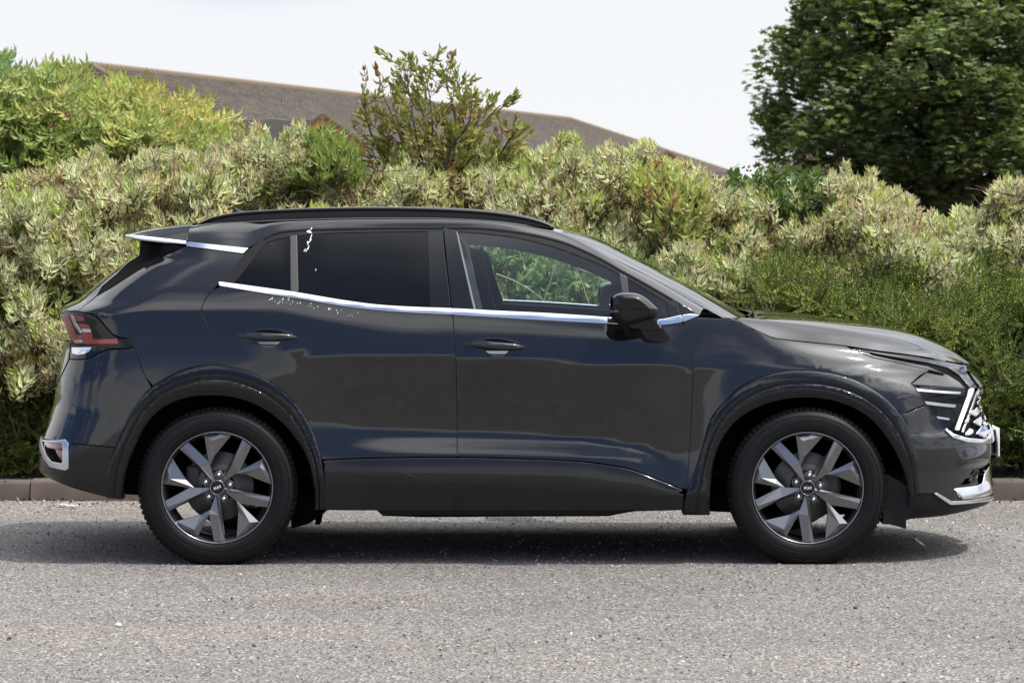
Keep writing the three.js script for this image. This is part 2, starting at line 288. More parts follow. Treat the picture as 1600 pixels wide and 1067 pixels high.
// A panel of the body: the outline (car metres, seen from the side) filled with a fine mesh that lies on the body, with rounded edges that turn inwards
function panelGeo(poly, o = {}) {
  const g = o.g ?? 0.03, off = o.off ?? 0, field = o.field, skirt = o.skirt ?? 0.018, ch = o.chamfer ?? 0.002, eps = o.eps ?? 0.002;
  if (o.inset) poly = insetPoly(poly, o.inset);
  const dense = []; for (let i = 0; i < poly.length; i++) { const a = poly[i], b = poly[(i + 1) % poly.length], n = Math.max(1, Math.ceil(Math.hypot(b[0] - a[0], b[1] - a[1]) / g)); for (let k = 0; k < n; k++) dense.push([lerp(a[0], b[0], k / n), lerp(a[1], b[1], k / n)]); }
  poly = dense.filter((p, i) => { const q = dense[(i + 1) % dense.length]; return Math.hypot(p[0] - q[0], p[1] - q[1]) > 1e-6; });
  let x0 = 1e9, x1 = -1e9, y0 = 1e9, y1 = -1e9; for (const [x, y] of poly) { x0 = Math.min(x0, x); x1 = Math.max(x1, x); y0 = Math.min(y0, y); y1 = Math.max(y1, y); }
  x0 -= 0.00137; y0 -= 0.00173; const nx = Math.ceil((x1 - x0) / g), ny = Math.ceil((y1 - y0) / g), hit = new Set();
  for (let i = 0; i < poly.length; i++) { const a = poly[i], b = poly[(i + 1) % poly.length]; for (let k = 0; k <= 24; k++) { const x = lerp(a[0], b[0], k / 24), y = lerp(a[1], b[1], k / 24); hit.add(Math.floor((x - x0) / g) + nx * Math.floor((y - y0) / g)); } }
  const pts = [], key = new Map(), tris = [];
  const vid = (x, y) => { const k = Math.round(x * 2e5) + ',' + Math.round(y * 2e5); let v = key.get(k); if (v === undefined) { v = pts.length; pts.push([x, y]); key.set(k, v); } return v; };
  for (let j = 0; j < ny; j++) for (let i = 0; i < nx; i++) {
    const ax = x0 + i * g, bx = x0 + (i + 1) * g, ay = y0 + j * g, by = y0 + (j + 1) * g;
    if (hit.has(i + nx * j)) {
      let c = clipHalf(poly, 0, ax, false); c = clipHalf(c, 0, bx, true); c = clipHalf(c, 1, ay, false); c = clipHalf(c, 1, by, true);
      const u = []; for (const p of c) { const l = u[u.length - 1]; if (!l || Math.hypot(l[0] - p[0], l[1] - p[1]) > 5e-6) u.push(p); } while (u.length > 1 && Math.hypot(u[0][0] - u[u.length - 1][0], u[0][1] - u[u.length - 1][1]) < 5e-6) u.pop();
      if (u.length < 3) continue;
      const w = u.map((p) => new THREE.Vector2(p[0], p[1]));
      for (const f of THREE.ShapeUtils.triangulateShape(w, [])) { const [a, b, d] = f.map((k) => u[k]); const ar = (b[0] - a[0]) * (d[1] - a[1]) - (b[1] - a[1]) * (d[0] - a[0]); if (Math.abs(ar) < 1e-10) continue; const t = [vid(...a), vid(...b), vid(...d)]; tris.push(ar > 0 ? t : [t[0], t[2], t[1]]); }
    } else if (inside(poly, (ax + bx) / 2, (ay + by) / 2)) { const a = vid(ax, ay), b = vid(bx, ay), c = vid(bx, by), d = vid(ax, by); tris.push([a, b, c], [a, c, d]); }
  }
  const Z = field ? (x, y) => { const h = HW(x, y); return h + field(x, y, h); } : HW;
  const zz = pts.map(([x, y]) => Z(x, y));
  let T = tris; // split edges where the body curves away
  for (let it = 0; it < 5; it++) {
    const mid = new Map(), out = []; let did = false;
    const split = (a, b) => { if (Math.abs(zz[a] - zz[b]) <= (o.dz ?? 0.014)) return -1; const k = a < b ? a + ',' + b : b + ',' + a; let m = mid.get(k); if (m === undefined) { m = pts.length; pts.push([(pts[a][0] + pts[b][0]) / 2, (pts[a][1] + pts[b][1]) / 2]); zz.push(Z(...pts[m])); mid.set(k, m); did = true; } return m; };
    for (const [a, b, c] of T) {
      const p = split(a, b), q = split(b, c), r = split(c, a), n = (p >= 0) + (q >= 0) + (r >= 0);
      if (!n) out.push([a, b, c]);
      else if (n === 3) out.push([a, p, r], [p, b, q], [r, q, c], [p, q, r]);
      else if (n === 1) { if (p >= 0) out.push([a, p, c], [p, b, c]); else if (q >= 0) out.push([a, b, q], [a, q, c]); else out.push([a, b, r], [r, b, c]); }
      else if (p < 0) out.push([a, b, q], [a, q, r], [r, q, c]);
      else if (q < 0) out.push([a, p, r], [p, b, r], [r, b, c]);
      else out.push([b, q, p], [p, q, a], [a, q, c]);
    }
    T = out; if (!did) break;
  }
  const N = (x, y) => { const a = (Z(x + eps, y) - Z(x - eps, y)) / (2 * eps), b = (Z(x, y + eps) - Z(x, y - eps)) / (2 * eps), l = Math.hypot(a, b, 1); return [-a / l, -b / l, 1 / l]; };
  const pos = [], nor = [], idx = [], P = [], NN = [];
  pts.forEach(([x, y], i) => { const n = N(x, y); NN.push(n); const p = [x + n[0] * off, y + n[1] * off, Math.max(0, zz[i] + n[2] * off)]; P.push(p); pos.push(...p); nor.push(...n); });
  for (const t of T) idx.push(...t);
  if (skirt > 0) {
    const use = new Map(); for (const [a, b, c] of T) for (const [u, v] of [[a, b], [b, c], [c, a]]) { const k = v + ',' + u; if (use.has(k)) use.delete(k); else use.set(u + ',' + v, [u, v]); }
    const outw = new Map();
    for (const [u, v] of use.values()) { const d = [P[v][0] - P[u][0], P[v][1] - P[u][1], P[v][2] - P[u][2]], n = NN[u]; const w = [d[1] * n[2] - d[2] * n[1], d[2] * n[0] - d[0] * n[2], d[0] * n[1] - d[1] * n[0]], l = Math.hypot(...w) || 1; for (const k of [u, v]) { const q = outw.get(k) ?? [0, 0, 0]; outw.set(k, q.map((c, i) => c + w[i] / l)); } }
    const ring = new Map();
    const make = (k) => { if (ring.has(k)) return ring.get(k); let w = outw.get(k); const l = Math.hypot(...w) || 1; w = w.map((c) => c / l); const n = NN[k], p = P[k], base = pos.length / 3;
      const q = p.map((c, i) => c + w[i] * ch - n[i] * ch), e = q.map((c, i) => c - n[i] * skirt); q[2] = Math.max(0, q[2]); e[2] = Math.max(0, e[2]);
      pos.push(...q, ...q, ...e); nor.push(...n.map((c, i) => (c + w[i]) * 0.7071), ...w, ...w); ring.set(k, base); return base; };
    for (const [u, v] of use.values()) { if (P[u][2] < 0.004 && P[v][2] < 0.004) continue; const a = make(u), b = make(v); idx.push(u, a, v, v, a, b, a + 1, a + 2, b + 1, b + 1, a + 2, b + 2); }
  }
  const geo = new THREE.BufferGeometry(); geo.setAttribute('position', new THREE.Float32BufferAttribute(pos, 3)); geo.setAttribute('normal', new THREE.Float32BufferAttribute(nor, 3)); geo.setIndex(idx); return geo;
}
// rows of points (pixel, pixel, half width) skinned into a smooth sheet; on both sides of the car when it reaches the middle
function loft(rows, nu, nv, both = true) {
  const world = rows.map((r) => { const p = r.map((q) => q.length === 3 ? at(q[0], q[1], q[2]) : q); const c = new THREE.CatmullRomCurve3(p, false, 'centripetal'); return c.getSpacedPoints(nu); });
  const cols = []; for (let i = 0; i <= nu; i++) { const c = world.map((w) => w[i].toArray()); cols.push(cr(c, nv)); }
  const m = cols[0].length, pos = [], idx = [];
  for (const c of cols) for (const p of c) pos.push(...p);
  for (let i = 0; i < nu; i++) for (let j = 0; j < m - 1; j++) { const a = i * m + j; idx.push(a, a + m, a + 1, a + 1, a + m, a + m + 1); }
  let g = new THREE.BufferGeometry(); g.setAttribute('position', new THREE.Float32BufferAttribute(pos, 3)); g.setIndex(idx);
  if (both) { g = mergeGeometries([g, mirrored(g)]); g = mergeVertices(g, 1e-4); }
  g.computeVertexNormals(); return g;
}
// ------------------------------------------------------------------ the parked car
const PAINT = M(0.0062, 0.0062, 0.0068, 0.04, { ior: 1.66 });
const LOWPAINT = M(0.0062, 0.0062, 0.0068, 0.16, { ior: 1.5 });
const ROOFPAINT = M(0.012, 0.012, 0.013, 0.3, { clearcoat: 1, clearcoatRoughness: 0.02 });
const GLOSS = M(0.004, 0.004, 0.0045, 0.05, { ior: 1.47 });
const CLAD = M(0.008, 0.008, 0.0085, 0.3, { specularIntensity: 0.7 });
const MATT = M(0.006, 0.006, 0.0065, 0.5, { specularIntensity: 0.5 });
const VOID = M(0.003, 0.003, 0.003, 0.9, { specularIntensity: 0.15 });
const CHROME = M(0.86, 0.87, 0.89, 0.1, { metalness: 1 });
const SATIN = M(0.62, 0.63, 0.65, 0.24, { metalness: 1 });
const CLEARGLASS = M(0.86, 0.94, 0.95, 0.0, { transmission: 1, thickness: 0, ior: 1.56 });
const DARKGLASS = M(0.03, 0.04, 0.05, 0.0, { transmission: 1, thickness: 0, ior: 1.46, specularIntensity: 0.75 });
const LENS = M(0.97, 0.98, 1, 0.0, { transmission: 1, thickness: 0, ior: 1.45, specularIntensity: 0.4 });
const REDLENS = M(0.26, 0.008, 0.014, 0.06, { clearcoat: 1 });
const RUBBER = M(0.0065, 0.0065, 0.007, 0.48, { specularIntensity: 0.4 });
const TRIM = M(0.022, 0.025, 0.03, 0.7, { specularIntensity: 0.4 });
const FABRIC = M(0.018, 0.018, 0.02, 0.9);

const car = thing('parked_car', 'dark grey metallic five-door SUV with chrome trim parked side-on on the tarmac', 'car');
const px2 = (pts) => pts.map(([x, y]) => toCar(x, y));
function panel(name, pts, mat, o = {}) {
  const geo = panelGeo(o.car ? pts : px2(pts), o), m = part(name, geo, mat, o.parent ?? car);
  if (o.far !== false) { const f = part(name, mirrored(geo), mat, o.farParent ?? o.parent ?? car); return [m, f]; }
  return [m];
}
const GAP = 0.0028;

// traced lines (photo pixels, rear to front)
const stripTop = cr([[341.7, 441], [415, 451], [461, 457.6], [530, 469.2], [587.7, 477], [645, 480.6], [703, 482.8], [776, 486.6], [862.6, 490.8], [943, 496.3], [985, 499.5], [1029, 500.5], [1067, 493.2], [1091, 492.6]]);
const stripBot = cr([[343, 446], [415, 458], [472.6, 466.6], [530, 476.6], [587.7, 483.6], [645, 487.9], [706, 490.8], [776, 495], [862.6, 500], [949, 504.5], [1000, 507.5], [1035, 506.6], [1064, 502.4], [1091, 495]]);
const cladTop = cr([[501, 719.3], [596, 716.2], [712.5, 715], [829, 717.8], [906, 721.8], [945, 726], [984, 733.6], [1022.6, 747.6], [1065, 764.5], [1087, 769]]);
const glossLow = cr([[503, 723.5], [560, 728.5], [615.6, 734], [640, 741], [662, 747.6], [712.5, 751], [829, 759.6], [906, 764], [1000, 768.5], [1061, 771]]);
const archRo = cr([[164, 778], [166.6, 751], [171, 723], [178, 700], [190, 677], [201, 651], [218, 625], [238.5, 603], [270, 584.5], [299, 574], [328, 570], [356, 572.5], [385, 579.5], [414, 593], [443, 612], [464, 634], [480, 657], [493, 688], [501, 716], [505, 745], [507, 796]], 4);
const archRi = cr([[190, 780], [195, 734], [210, 699], [224, 666], [240, 647], [258, 632], [290, 620.5], [328, 617], [358, 618.5], [385, 625.5], [423, 645], [451, 671], [471.5, 700], [483, 728], [489, 765], [491, 797]], 4);
const archFo = cr([[1066, 800], [1073, 768], [1087, 737], [1097, 703], [1110.6, 656], [1134, 625.6], [1161, 602], [1195, 587], [1229, 581], [1262.5, 580], [1296, 583.4], [1330, 592], [1364, 608], [1391, 629], [1414, 656], [1428, 693], [1434.6, 730], [1438, 768]], 4);
const archFi = cr([[1108, 804], [1110, 764], [1115.7, 722], [1127.5, 687], [1143, 664], [1161, 648], [1195, 631], [1229, 622.5], [1262.5, 620.3], [1296, 623.5], [1330, 634], [1364, 655], [1391, 689], [1411, 727], [1420, 764], [1421, 785]], 4);
const doorR = cr([[341, 443], [323, 463.5], [316, 477.5], [314.3, 489], [320, 500], [326, 511], [343, 554], [357.5, 588]], 4);
const doorB = cr([[692, 355.5], [697, 400], [704, 470], [707, 490], [711, 540], [713.2, 600], [714.2, 690], [713, 750], [711.6, 795]], 4);
const doorF = cr([[1059, 471], [1067, 502], [1077, 537], [1082, 569], [1082.6, 600], [1080.8, 640], [1079, 688], [1075, 734], [1070, 769], [1066.5, 794]], 4);
const hoodCut = cr([[1149, 499], [1166, 509], [1192.5, 521], [1208, 528], [1245, 533], [1297.5, 538], [1324, 541], [1376, 549], [1429, 555.5], [1481, 564.5], [1507, 569]], 4);
const byY = (pts, y0, y1) => pts.filter((p) => p[1] > y0 + 0.3 && p[1] < y1 - 0.3);

const beltY = (() => { const p = px2(stripBot); return pchip(p.map((q) => q[0]), p.map((q) => q[1])); })(), beltField = (x, y) => 0.14 * (y - beltY(x) - 0.008);
// dark core under the panels, so that joints look into shadow
{
  const core = [[75, 690], [100, 760], [190, 778], ...archRi.slice(3, -2), [491, 790], [1066, 790], [1106, 790], ...archFi.slice(2, -2), [1421, 780], [1500, 780], [1530, 700], [1495, 590], [1440, 562], [1300, 545], [1150, 507], [1060, 506], [985, 510], [700, 496], [560, 486], [415, 464], [344, 452], [330, 462], [200, 470], [115, 495]];
  panel('body_shell', core, VOID, { off: -0.028, skirt: 0, g: 0.05, dz: 0.05 });
}
// sheet metal
const arcFrom = (pts, x0, x1) => pts.filter((p) => p[0] > x0 && p[0] < x1);
const doorParts = {};
{
  // rear door: round the arch, along the cladding, up the pillar joint, back along the bright strip
  const rear = [...rev(doorR.filter((p) => p[1] < 576)).map((p) => p), ];
  const poly = [...cut(stripBot, 345, 706).map((p) => [p[0], p[1] + 1.2]), ...byY(doorB, 492, 714), [714, 714], ...rev(cut(cladTop, 502, 713)).map((p) => [p[0], p[1] - 1.5]), ...rev(arcFrom(archRo, 354, 501)), [352, 575], ...rev(doorR.filter((p) => p[1] < 572 && p[1] > 447))];
  doorParts.rear = panel('rear_door', poly, PAINT, { inset: GAP });
  const f = [...cut(stripBot, 707.5, 1064).map((p) => [p[0], p[1] + 1.2]), ...byY(doorF, 503, 764), [1070.5, 764], ...rev(cut(cladTop, 714, 1064)).map((p) => [p[0], p[1] - 1.5]), ...rev(byY(doorB, 491, 714))];
  doorParts.front = panel('front_door', f, PAINT, { inset: GAP });
  // lower door cladding and the gloss blade above it
  for (const [k, x0, x1] of [['rear', 507, 712.3], ['front', 712.8, 1066]]) {
    const [n, fr] = doorParts[k];
    panel('door_blade', [...cut(cladTop, x0 - (k === 'rear' ? 3 : 0), x1).map((p) => [p[0], p[1] + 1.3]), ...rev(cut(glossLow, x0, Math.min(x1, 1060)))], M(0.008, 0.008, 0.0085, 0.06, { ior: 1.5 }), { inset: 0.0008, parent: n, farParent: fr, off: 0.003, g: 0.02, chamfer: 0.003 });
    const end = k === 'rear' ? [[711.5, 797], [585, 797.5], [507, 797]] : [[1066.5, 797], [712.3, 797]];
    panel('door_cladding', [...cut(glossLow, x0, Math.min(x1, 1060)).map((p) => [p[0], p[1] + 0.8]), ...(k === 'front' ? [[1068, 773]] : []), ...end], LOWPAINT, { inset: 0.0012, parent: n, farParent: fr, field: (x, y) => 0.004 + 0.006 * smooth(0.33, 0.27, y) * 0 });
  }
}
panel('sill', [[503, 798], [590, 798.5], [596, 805.5], [952, 805.5], [985, 799.5], [1066, 798.5], [1068, 804.5], [1108, 804.5], [1108, 796], [503, 796]], MATT, { off: -0.02, skirt: 0.1, g: 0.05 });
{
  const fender = [[1064.5, 498.2], [1091, 496], [1120, 497.4], ...cut(hoodCut, 1149, 1323), [1345, 551.5], [1364, 558.3], [1400, 565.5], [1453, 577.7], [1438, 587], [1424.5, 599], [1429.6, 605], [1446.4, 632], [1420, 642.5], [1396, 652.5], ...rev(arcFrom(archFo, 1108, 1409)), ...rev(archFo.filter((p) => p[0] < 1108 && p[1] < 742)), [1079, 756], [1072.5, 767], ...rev(byY(doorF, 500, 766))];
  panel('front_wing', fender, PAINT, { inset: GAP });
  const quarter = [[290, 385], [383, 397.5], [357.5, 426], [340, 443], ...doorR.slice(1).filter((p) => p[1] < 572), [352, 571.5], ...rev(arcFrom(archRo, 238, 350)), [227, 590], [208, 543], [203, 532], [198.5, 528.6], [186, 526.4], [176, 522.6], [166, 512], [152.5, 495.5], [144, 489.5], [116, 484.4], [123, 484.2], [150, 462.5], [172.5, 450], [215, 422.5], [260, 397.5]];
  panel('rear_quarter', quarter, PAINT, { inset: GAP });
  panel('rear_pillar_strip', [[292, 378], [387.5, 388], [379.5, 396], [291, 384.2]], CHROME, { inset: 0.0012, off: 0.003, g: 0.02 });
  const hatch = [[88.5, 484.4], [122, 464], [155, 435.8], [187, 411.8], [212, 398.6], [211, 402], [180, 428.5], [157, 448], [149, 461.5], [122.3, 484]];
  panel('tailgate', hatch, PAINT, { g: 0.014, dz: 0.01, skirt: 0.004 });
  panel('rear_deflector', [[213, 376], [286, 384.5], [258, 397.5], [214, 422], [172, 449.5], [150.5, 461.5], [158, 447.6], [181, 428], [213, 401.5]], VOID, { inset: 0.001, g: 0.02, off: -0.004 });
}
{ // rear bumper and the strip of tailgate left of it
  const top = [[107.5, 561.5], [133.5, 562], [141, 559.5], [154.5, 551.5], [171.5, 546], [208.5, 545]];
  const rear = [...top, [218, 570], [229, 594], [236, 605], ...rev(arcFrom(archRo, 177.5, 232)), [178, 699], [103, 690], [101, 687], [64, 681], [69, 667], [76, 645], [84, 614], [95, 588]];
  panel('rear_bumper', rear, PAINT, { inset: GAP, g: 0.022 });
  panel('tailgate_corner', [[105.5, 562], [93, 589], [82.5, 613.5], [80.8, 604], [86.7, 581], [93.5, 558], [97.5, 534], [109, 534], [107, 550]], PAINT, { g: 0.014, dz: 0.01, skirt: 0.004 });
  const low = [[104, 691.5], [177.5, 700.5], [171, 722], [166.6, 751], [164, 776.5], [119, 764.5], [85, 751.5], [62, 737.6], [57.4, 728], [59, 712], [66, 711.5], [77, 729.5], [102, 735], [107, 730], [107, 694]];
  panel('bumper_cladding', low, LOWPAINT, { inset: 0.0012, g: 0.02, dz: 0.012 });
  const fo = [[62.6, 682.5], [101.5, 688], [106, 692.5], [106, 731], [102, 734.2], [77.4, 728.2], [66.5, 711.5]], fi = [[64.8, 688.3], [95.5, 691.3], [98.4, 695], [97.6, 722.5], [94.7, 725], [80.3, 722.2], [71.8, 711]];
  panel('reflector_surround', [...fo, fo[0], ...[fi[0], ...rev(fi)]], SATIN, { g: 0.012, off: 0.006, dz: 0.01, chamfer: 0.003, skirt: 0.02 });
  panel('reflector_recess', fi, VOID, { off: -0.022, skirt: 0, g: 0.014, dz: 0.01 });
  panel('rear_reflector', [[66, 690], [94.5, 692.5], [96, 699.5], [88, 701], [71, 697.5], [67, 694.5]], REDLENS, { off: -0.004, g: 0.012, dz: 0.01, chamfer: 0.003 });
  panel('rear_reflector', [[82, 702], [96, 704], [95.5, 719], [90, 717], [84, 708]], REDLENS, { off: -0.012, g: 0.012, dz: 0.01, chamfer: 0.003 });
}
{ // tail lamp
  const lamp = [[88.5, 486.5], [116, 487.4], [143.5, 492], [151.5, 498.3], [164.5, 514], [175, 525.2], [185.7, 529], [198.5, 531], [203, 535], [207, 543.3], [171.5, 544], [154.5, 549.5], [141, 557.4], [133, 560], [108, 560.2], [110, 534], [103, 513], [92.5, 492]];
  const [ln, lf] = panel('tail_lamp', lamp, GLOSS, { inset: 0.001, g: 0.014, dz: 0.01 });
  const bit = (n, pts, m, o = {}) => panel(n, pts, m, { parent: ln, farParent: lf, g: 0.01, dz: 0.008, off: 0.0015, skirt: 0.004, chamfer: 0.0015, ...o });
  bit('lamp_lens', [[92.5, 491], [107, 492.5], [113, 513], [121, 530], [111, 531], [104, 513]], REDLENS);
  bit('lamp_blade', [[109, 492.5], [113.5, 494], [119, 506], [127, 519], [124, 519.8], [115, 508]], CHROME);
  bit('lamp_lens', [[115.5, 494], [129, 496], [131, 501], [117.5, 499.5]], REDLENS);
  bit('lamp_lens', [[122, 506.5], [137, 508.5], [140, 514], [125, 512.5]], REDLENS);
  bit('lamp_bar', [[127, 514.2], [140, 515.2], [141.3, 519], [128, 518.2]], SATIN);
  bit('lamp_lens', [[128, 520], [142, 521], [144, 529.5], [118, 527.5], [116, 524], [127, 524.5]], REDLENS);
  bit('lamp_lens', [[114, 530], [181, 530.2], [184, 536.8], [140, 536.6], [116, 535]], REDLENS, { off: 0.003 });
  bit('reversing_lens', [[111.5, 543], [142, 543], [138, 548.5], [131, 552.5], [121, 554], [112, 552]], CHROME);
  bit('lamp_bar', [[115.5, 532.5], [126, 531], [129, 534.5], [117, 535.3]], SATIN, { off: 0.005 });
}
{ // wheel-arch cladding with a stepped lip
  const wheelXY = { rear: toCar(338, 766), front: toCar(1263, 767) };
  for (const [name, o, i, c] of [['rear', archRo, archRi, wheelXY.rear], ['front', archFo, archFi, wheelXY.front]]) {
    const O = px2(o), I = px2(i), polar = (P) => { const a = P.map(([x, y]) => [Math.atan2(y - c[1], x - c[0]), Math.hypot(x - c[0], y - c[1])]).map(([t, r]) => [t < -Math.PI / 2 ? t + 2 * Math.PI : t, r]).sort((p, q) => p[0] - q[0]); const b = [a[0]]; for (const p of a) if (p[0] - b[b.length - 1][0] > 1e-3) b.push(p); return pchip(b.map((p) => p[0]), b.map((p) => p[1])); };
    const soft = (f) => (t) => { let s = 0; for (let k = -5; k <= 5; k++) s += f(t + k * 0.035); return s / 11; };
    const ro = soft(polar(O)), ri = soft(polar(I));
    const prof = pchip([-0.5, 0, 0.1, 0.4, 0.47, 0.5, 0.54, 0.6, 0.88, 0.97, 1, 1.5], [-0.02, -0.006, 0.003, 0.009, 0.0085, 0.004, 0.005, 0.011, 0.0085, 0.006, 0.004, 0.003]);
    const ts = [-0.02, 0, 0.02, 0.05, 0.1, 0.2, 0.3, 0.38, 0.42, 0.45, 0.47, 0.485, 0.5, 0.515, 0.53, 0.55, 0.58, 0.62, 0.7, 0.8, 0.88, 0.93, 0.97, 0.99, 1.0], angs = [], pos = [], idx = [];
    const th = (p) => { const t = Math.atan2(p[1] - c[1], p[0] - c[0]); return t < -Math.PI / 2 ? t + 2 * Math.PI : t; };
    const ends = (P) => [th(P[P.length - 1]), th(P[0])], [oa, ob] = ends(O), [ia, ib] = ends(I), NA = 150;
    for (let k = 0; k <= NA; k++) for (const t of [-9, ...ts, 9]) { const q = t === -9 ? -0.02 : t === 9 ? 1.0 : t, f = k / NA, ang = lerp(lerp(ia, ib, f), lerp(oa, ob, f), clamp(q)), A = lerp(ia, ib, f), B = lerp(oa, ob, f), ra = ri(A), rb = ro(B), xa = ra * Math.cos(A), ya = ra * Math.sin(A), xb = rb * Math.cos(B), yb = rb * Math.sin(B), x = c[0] + lerp(xa, xb, q), y = c[1] + lerp(ya, yb, q); pos.push(x, y, HW(x, y) + prof(q) - (t === -9 ? 0.09 : t === 9 ? 0.02 : 0)); }
    const mT = ts.length + 2; for (let k = 0; k < NA; k++) for (let j = 0; j < mT - 1; j++) { const a = k * mT + j; idx.push(a, a + 1, a + mT, a + 1, a + mT + 1, a + mT); }
    let ag = new THREE.BufferGeometry(); ag.setAttribute('position', new THREE.Float32BufferAttribute(pos, 3)); ag.setIndex(idx); ag.computeVertexNormals(); ag = toCreasedNormals(ag, 0.9);
    part('arch_cladding', ag, GLOSS, car); part('arch_cladding', mirrored(ag), GLOSS, car);
    // liner: an open half drum behind the arch
    const drum = new THREE.CylinderGeometry(0.5, 0.5, 0.4, 48, 1, true, Math.PI / 2 - 0.02, Math.PI + 0.04); drum.rotateX(Math.PI / 2);
    const g2 = mergeGeometries([drum]); g2.rotateZ(0); g2.translate(c[0], c[1] + 0.0, 0.695);
    const half = new THREE.Shape(); half.moveTo(-0.5, 0.06); half.lineTo(0.5, 0.06); for (let k = 0; k <= 24; k++) { const a = k / 24 * Math.PI; half.lineTo(0.5 * Math.cos(a), 0.06 + 0.5 * Math.sin(a)); }
    const wall = new THREE.ExtrudeGeometry(half, { depth: 0.01, bevelEnabled: false }).translate(c[0], c[1], 0.485), lin = merge([g2, wall]);
    part('arch_liner', lin, VOID, car); part('arch_liner', mirrored(lin), VOID, car);
  }
}
{ // front bumper
  const bump = [[1394, 655], [1420, 645], [1446, 634.5], [1465, 657], [1478.5, 673.5], [1488.6, 683.5], [1512, 690.5], [1535, 692], [1557.6, 691], [1556, 710], [1553.4, 724], [1545, 725], [1520.5, 736], [1506, 752], [1490.5, 765.5], [1503, 779.5], [1549, 771.5], [1555, 764], [1557, 776], [1552, 778], [1486, 785], [1461.5, 770.5], [1438, 770.5], [1434.6, 730], [1428, 693], [1414, 656.5], [1409, 650]];
  const [x1, yTop] = toCar(1530, 700), yBot = toCar(1530, 719)[1];
  panel('front_bumper', bump, PAINT, { inset: 0.0012, g: 0.009, dz: 0.005, field: (x, y, h) => { const w = smooth(toCar(1490, 705)[0], toCar(1515, 705)[0], x); return h > 0.02 ? 0.03 * w * smooth(yTop + 0.02, yBot + 0.004, y) * smooth(yBot - 0.035, yBot - 0.004, y) : 0; } });
  panel('bumper_lip', [[1439, 772], [1461, 772], [1485.5, 787], [1557, 779], [1548, 786.5], [1530, 794], [1515, 798.5], [1480, 806.5], [1421, 812], [1421, 785]], MATT, { g: 0.02, off: -0.004, dz: 0.012 });
  panel('lip_strip', [[1460, 770.8], [1464, 770.8], [1487, 784], [1520, 781.6], [1549, 776], [1553.5, 771], [1557.6, 776], [1556, 779], [1530, 784], [1485, 787.8]], CHROME, { g: 0.012, dz: 0.008, off: 0.007, chamfer: 0.002, skirt: 0.01 });
  panel('intake_recess', [[1494, 764.5], [1507, 752], [1521, 736.5], [1540.6, 727.5], [1552, 724.5], [1540, 742], [1537, 757], [1527, 762]], VOID, { off: -0.045, skirt: 0, g: 0.014, dz: 0.01 });
  panel('intake_vane', [[1496.5, 764], [1509, 751.5], [1522, 737.5], [1527, 735], [1514, 750.5], [1508, 759], [1520, 757.5], [1534, 749], [1535.5, 756], [1526.5, 761]], MATT, { off: -0.02, g: 0.012, dz: 0.008 });
  panel('intake_vane', [[1513, 747.5], [1520, 744], [1525, 741], [1531, 735], [1535.5, 735.5], [1530, 745], [1523, 752.5], [1519, 750.5], [1526, 745.5], [1521, 746]], GLOSS, { off: -0.012, g: 0.012, dz: 0.008 });
  const yI = toCar(1520, 772)[1];
  panel('intake_trim', [[1490.5, 766.3], [1497, 764.8], [1526.5, 761.2], [1534, 757.5], [1538, 743], [1542, 737], [1552.6, 724.5], [1554.5, 745], [1553, 764], [1549, 769], [1504, 778.6]], CHROME, { field: (x, y, h) => h > 0.05 ? -0.55 * Math.max(0, y - yI) : 0, off: 0.014, g: 0.012, dz: 0.008, chamfer: 0.004, skirt: 0.03 });
  for (const [x, y] of [[1428.5, 699.5], [175, 676]]) { const c = toCar(x, y), ring = []; for (let k = 0; k < 20; k++) { const a = k / 20 * 2 * Math.PI; ring.push([c[0] + 0.0095 * Math.cos(a), c[1] + 0.0095 * Math.sin(a)]); } panel('parking_sensor', ring, PAINT, { car: true, off: 0.0012, g: 0.01, chamfer: 0.0015, skirt: 0.004 }); }
}
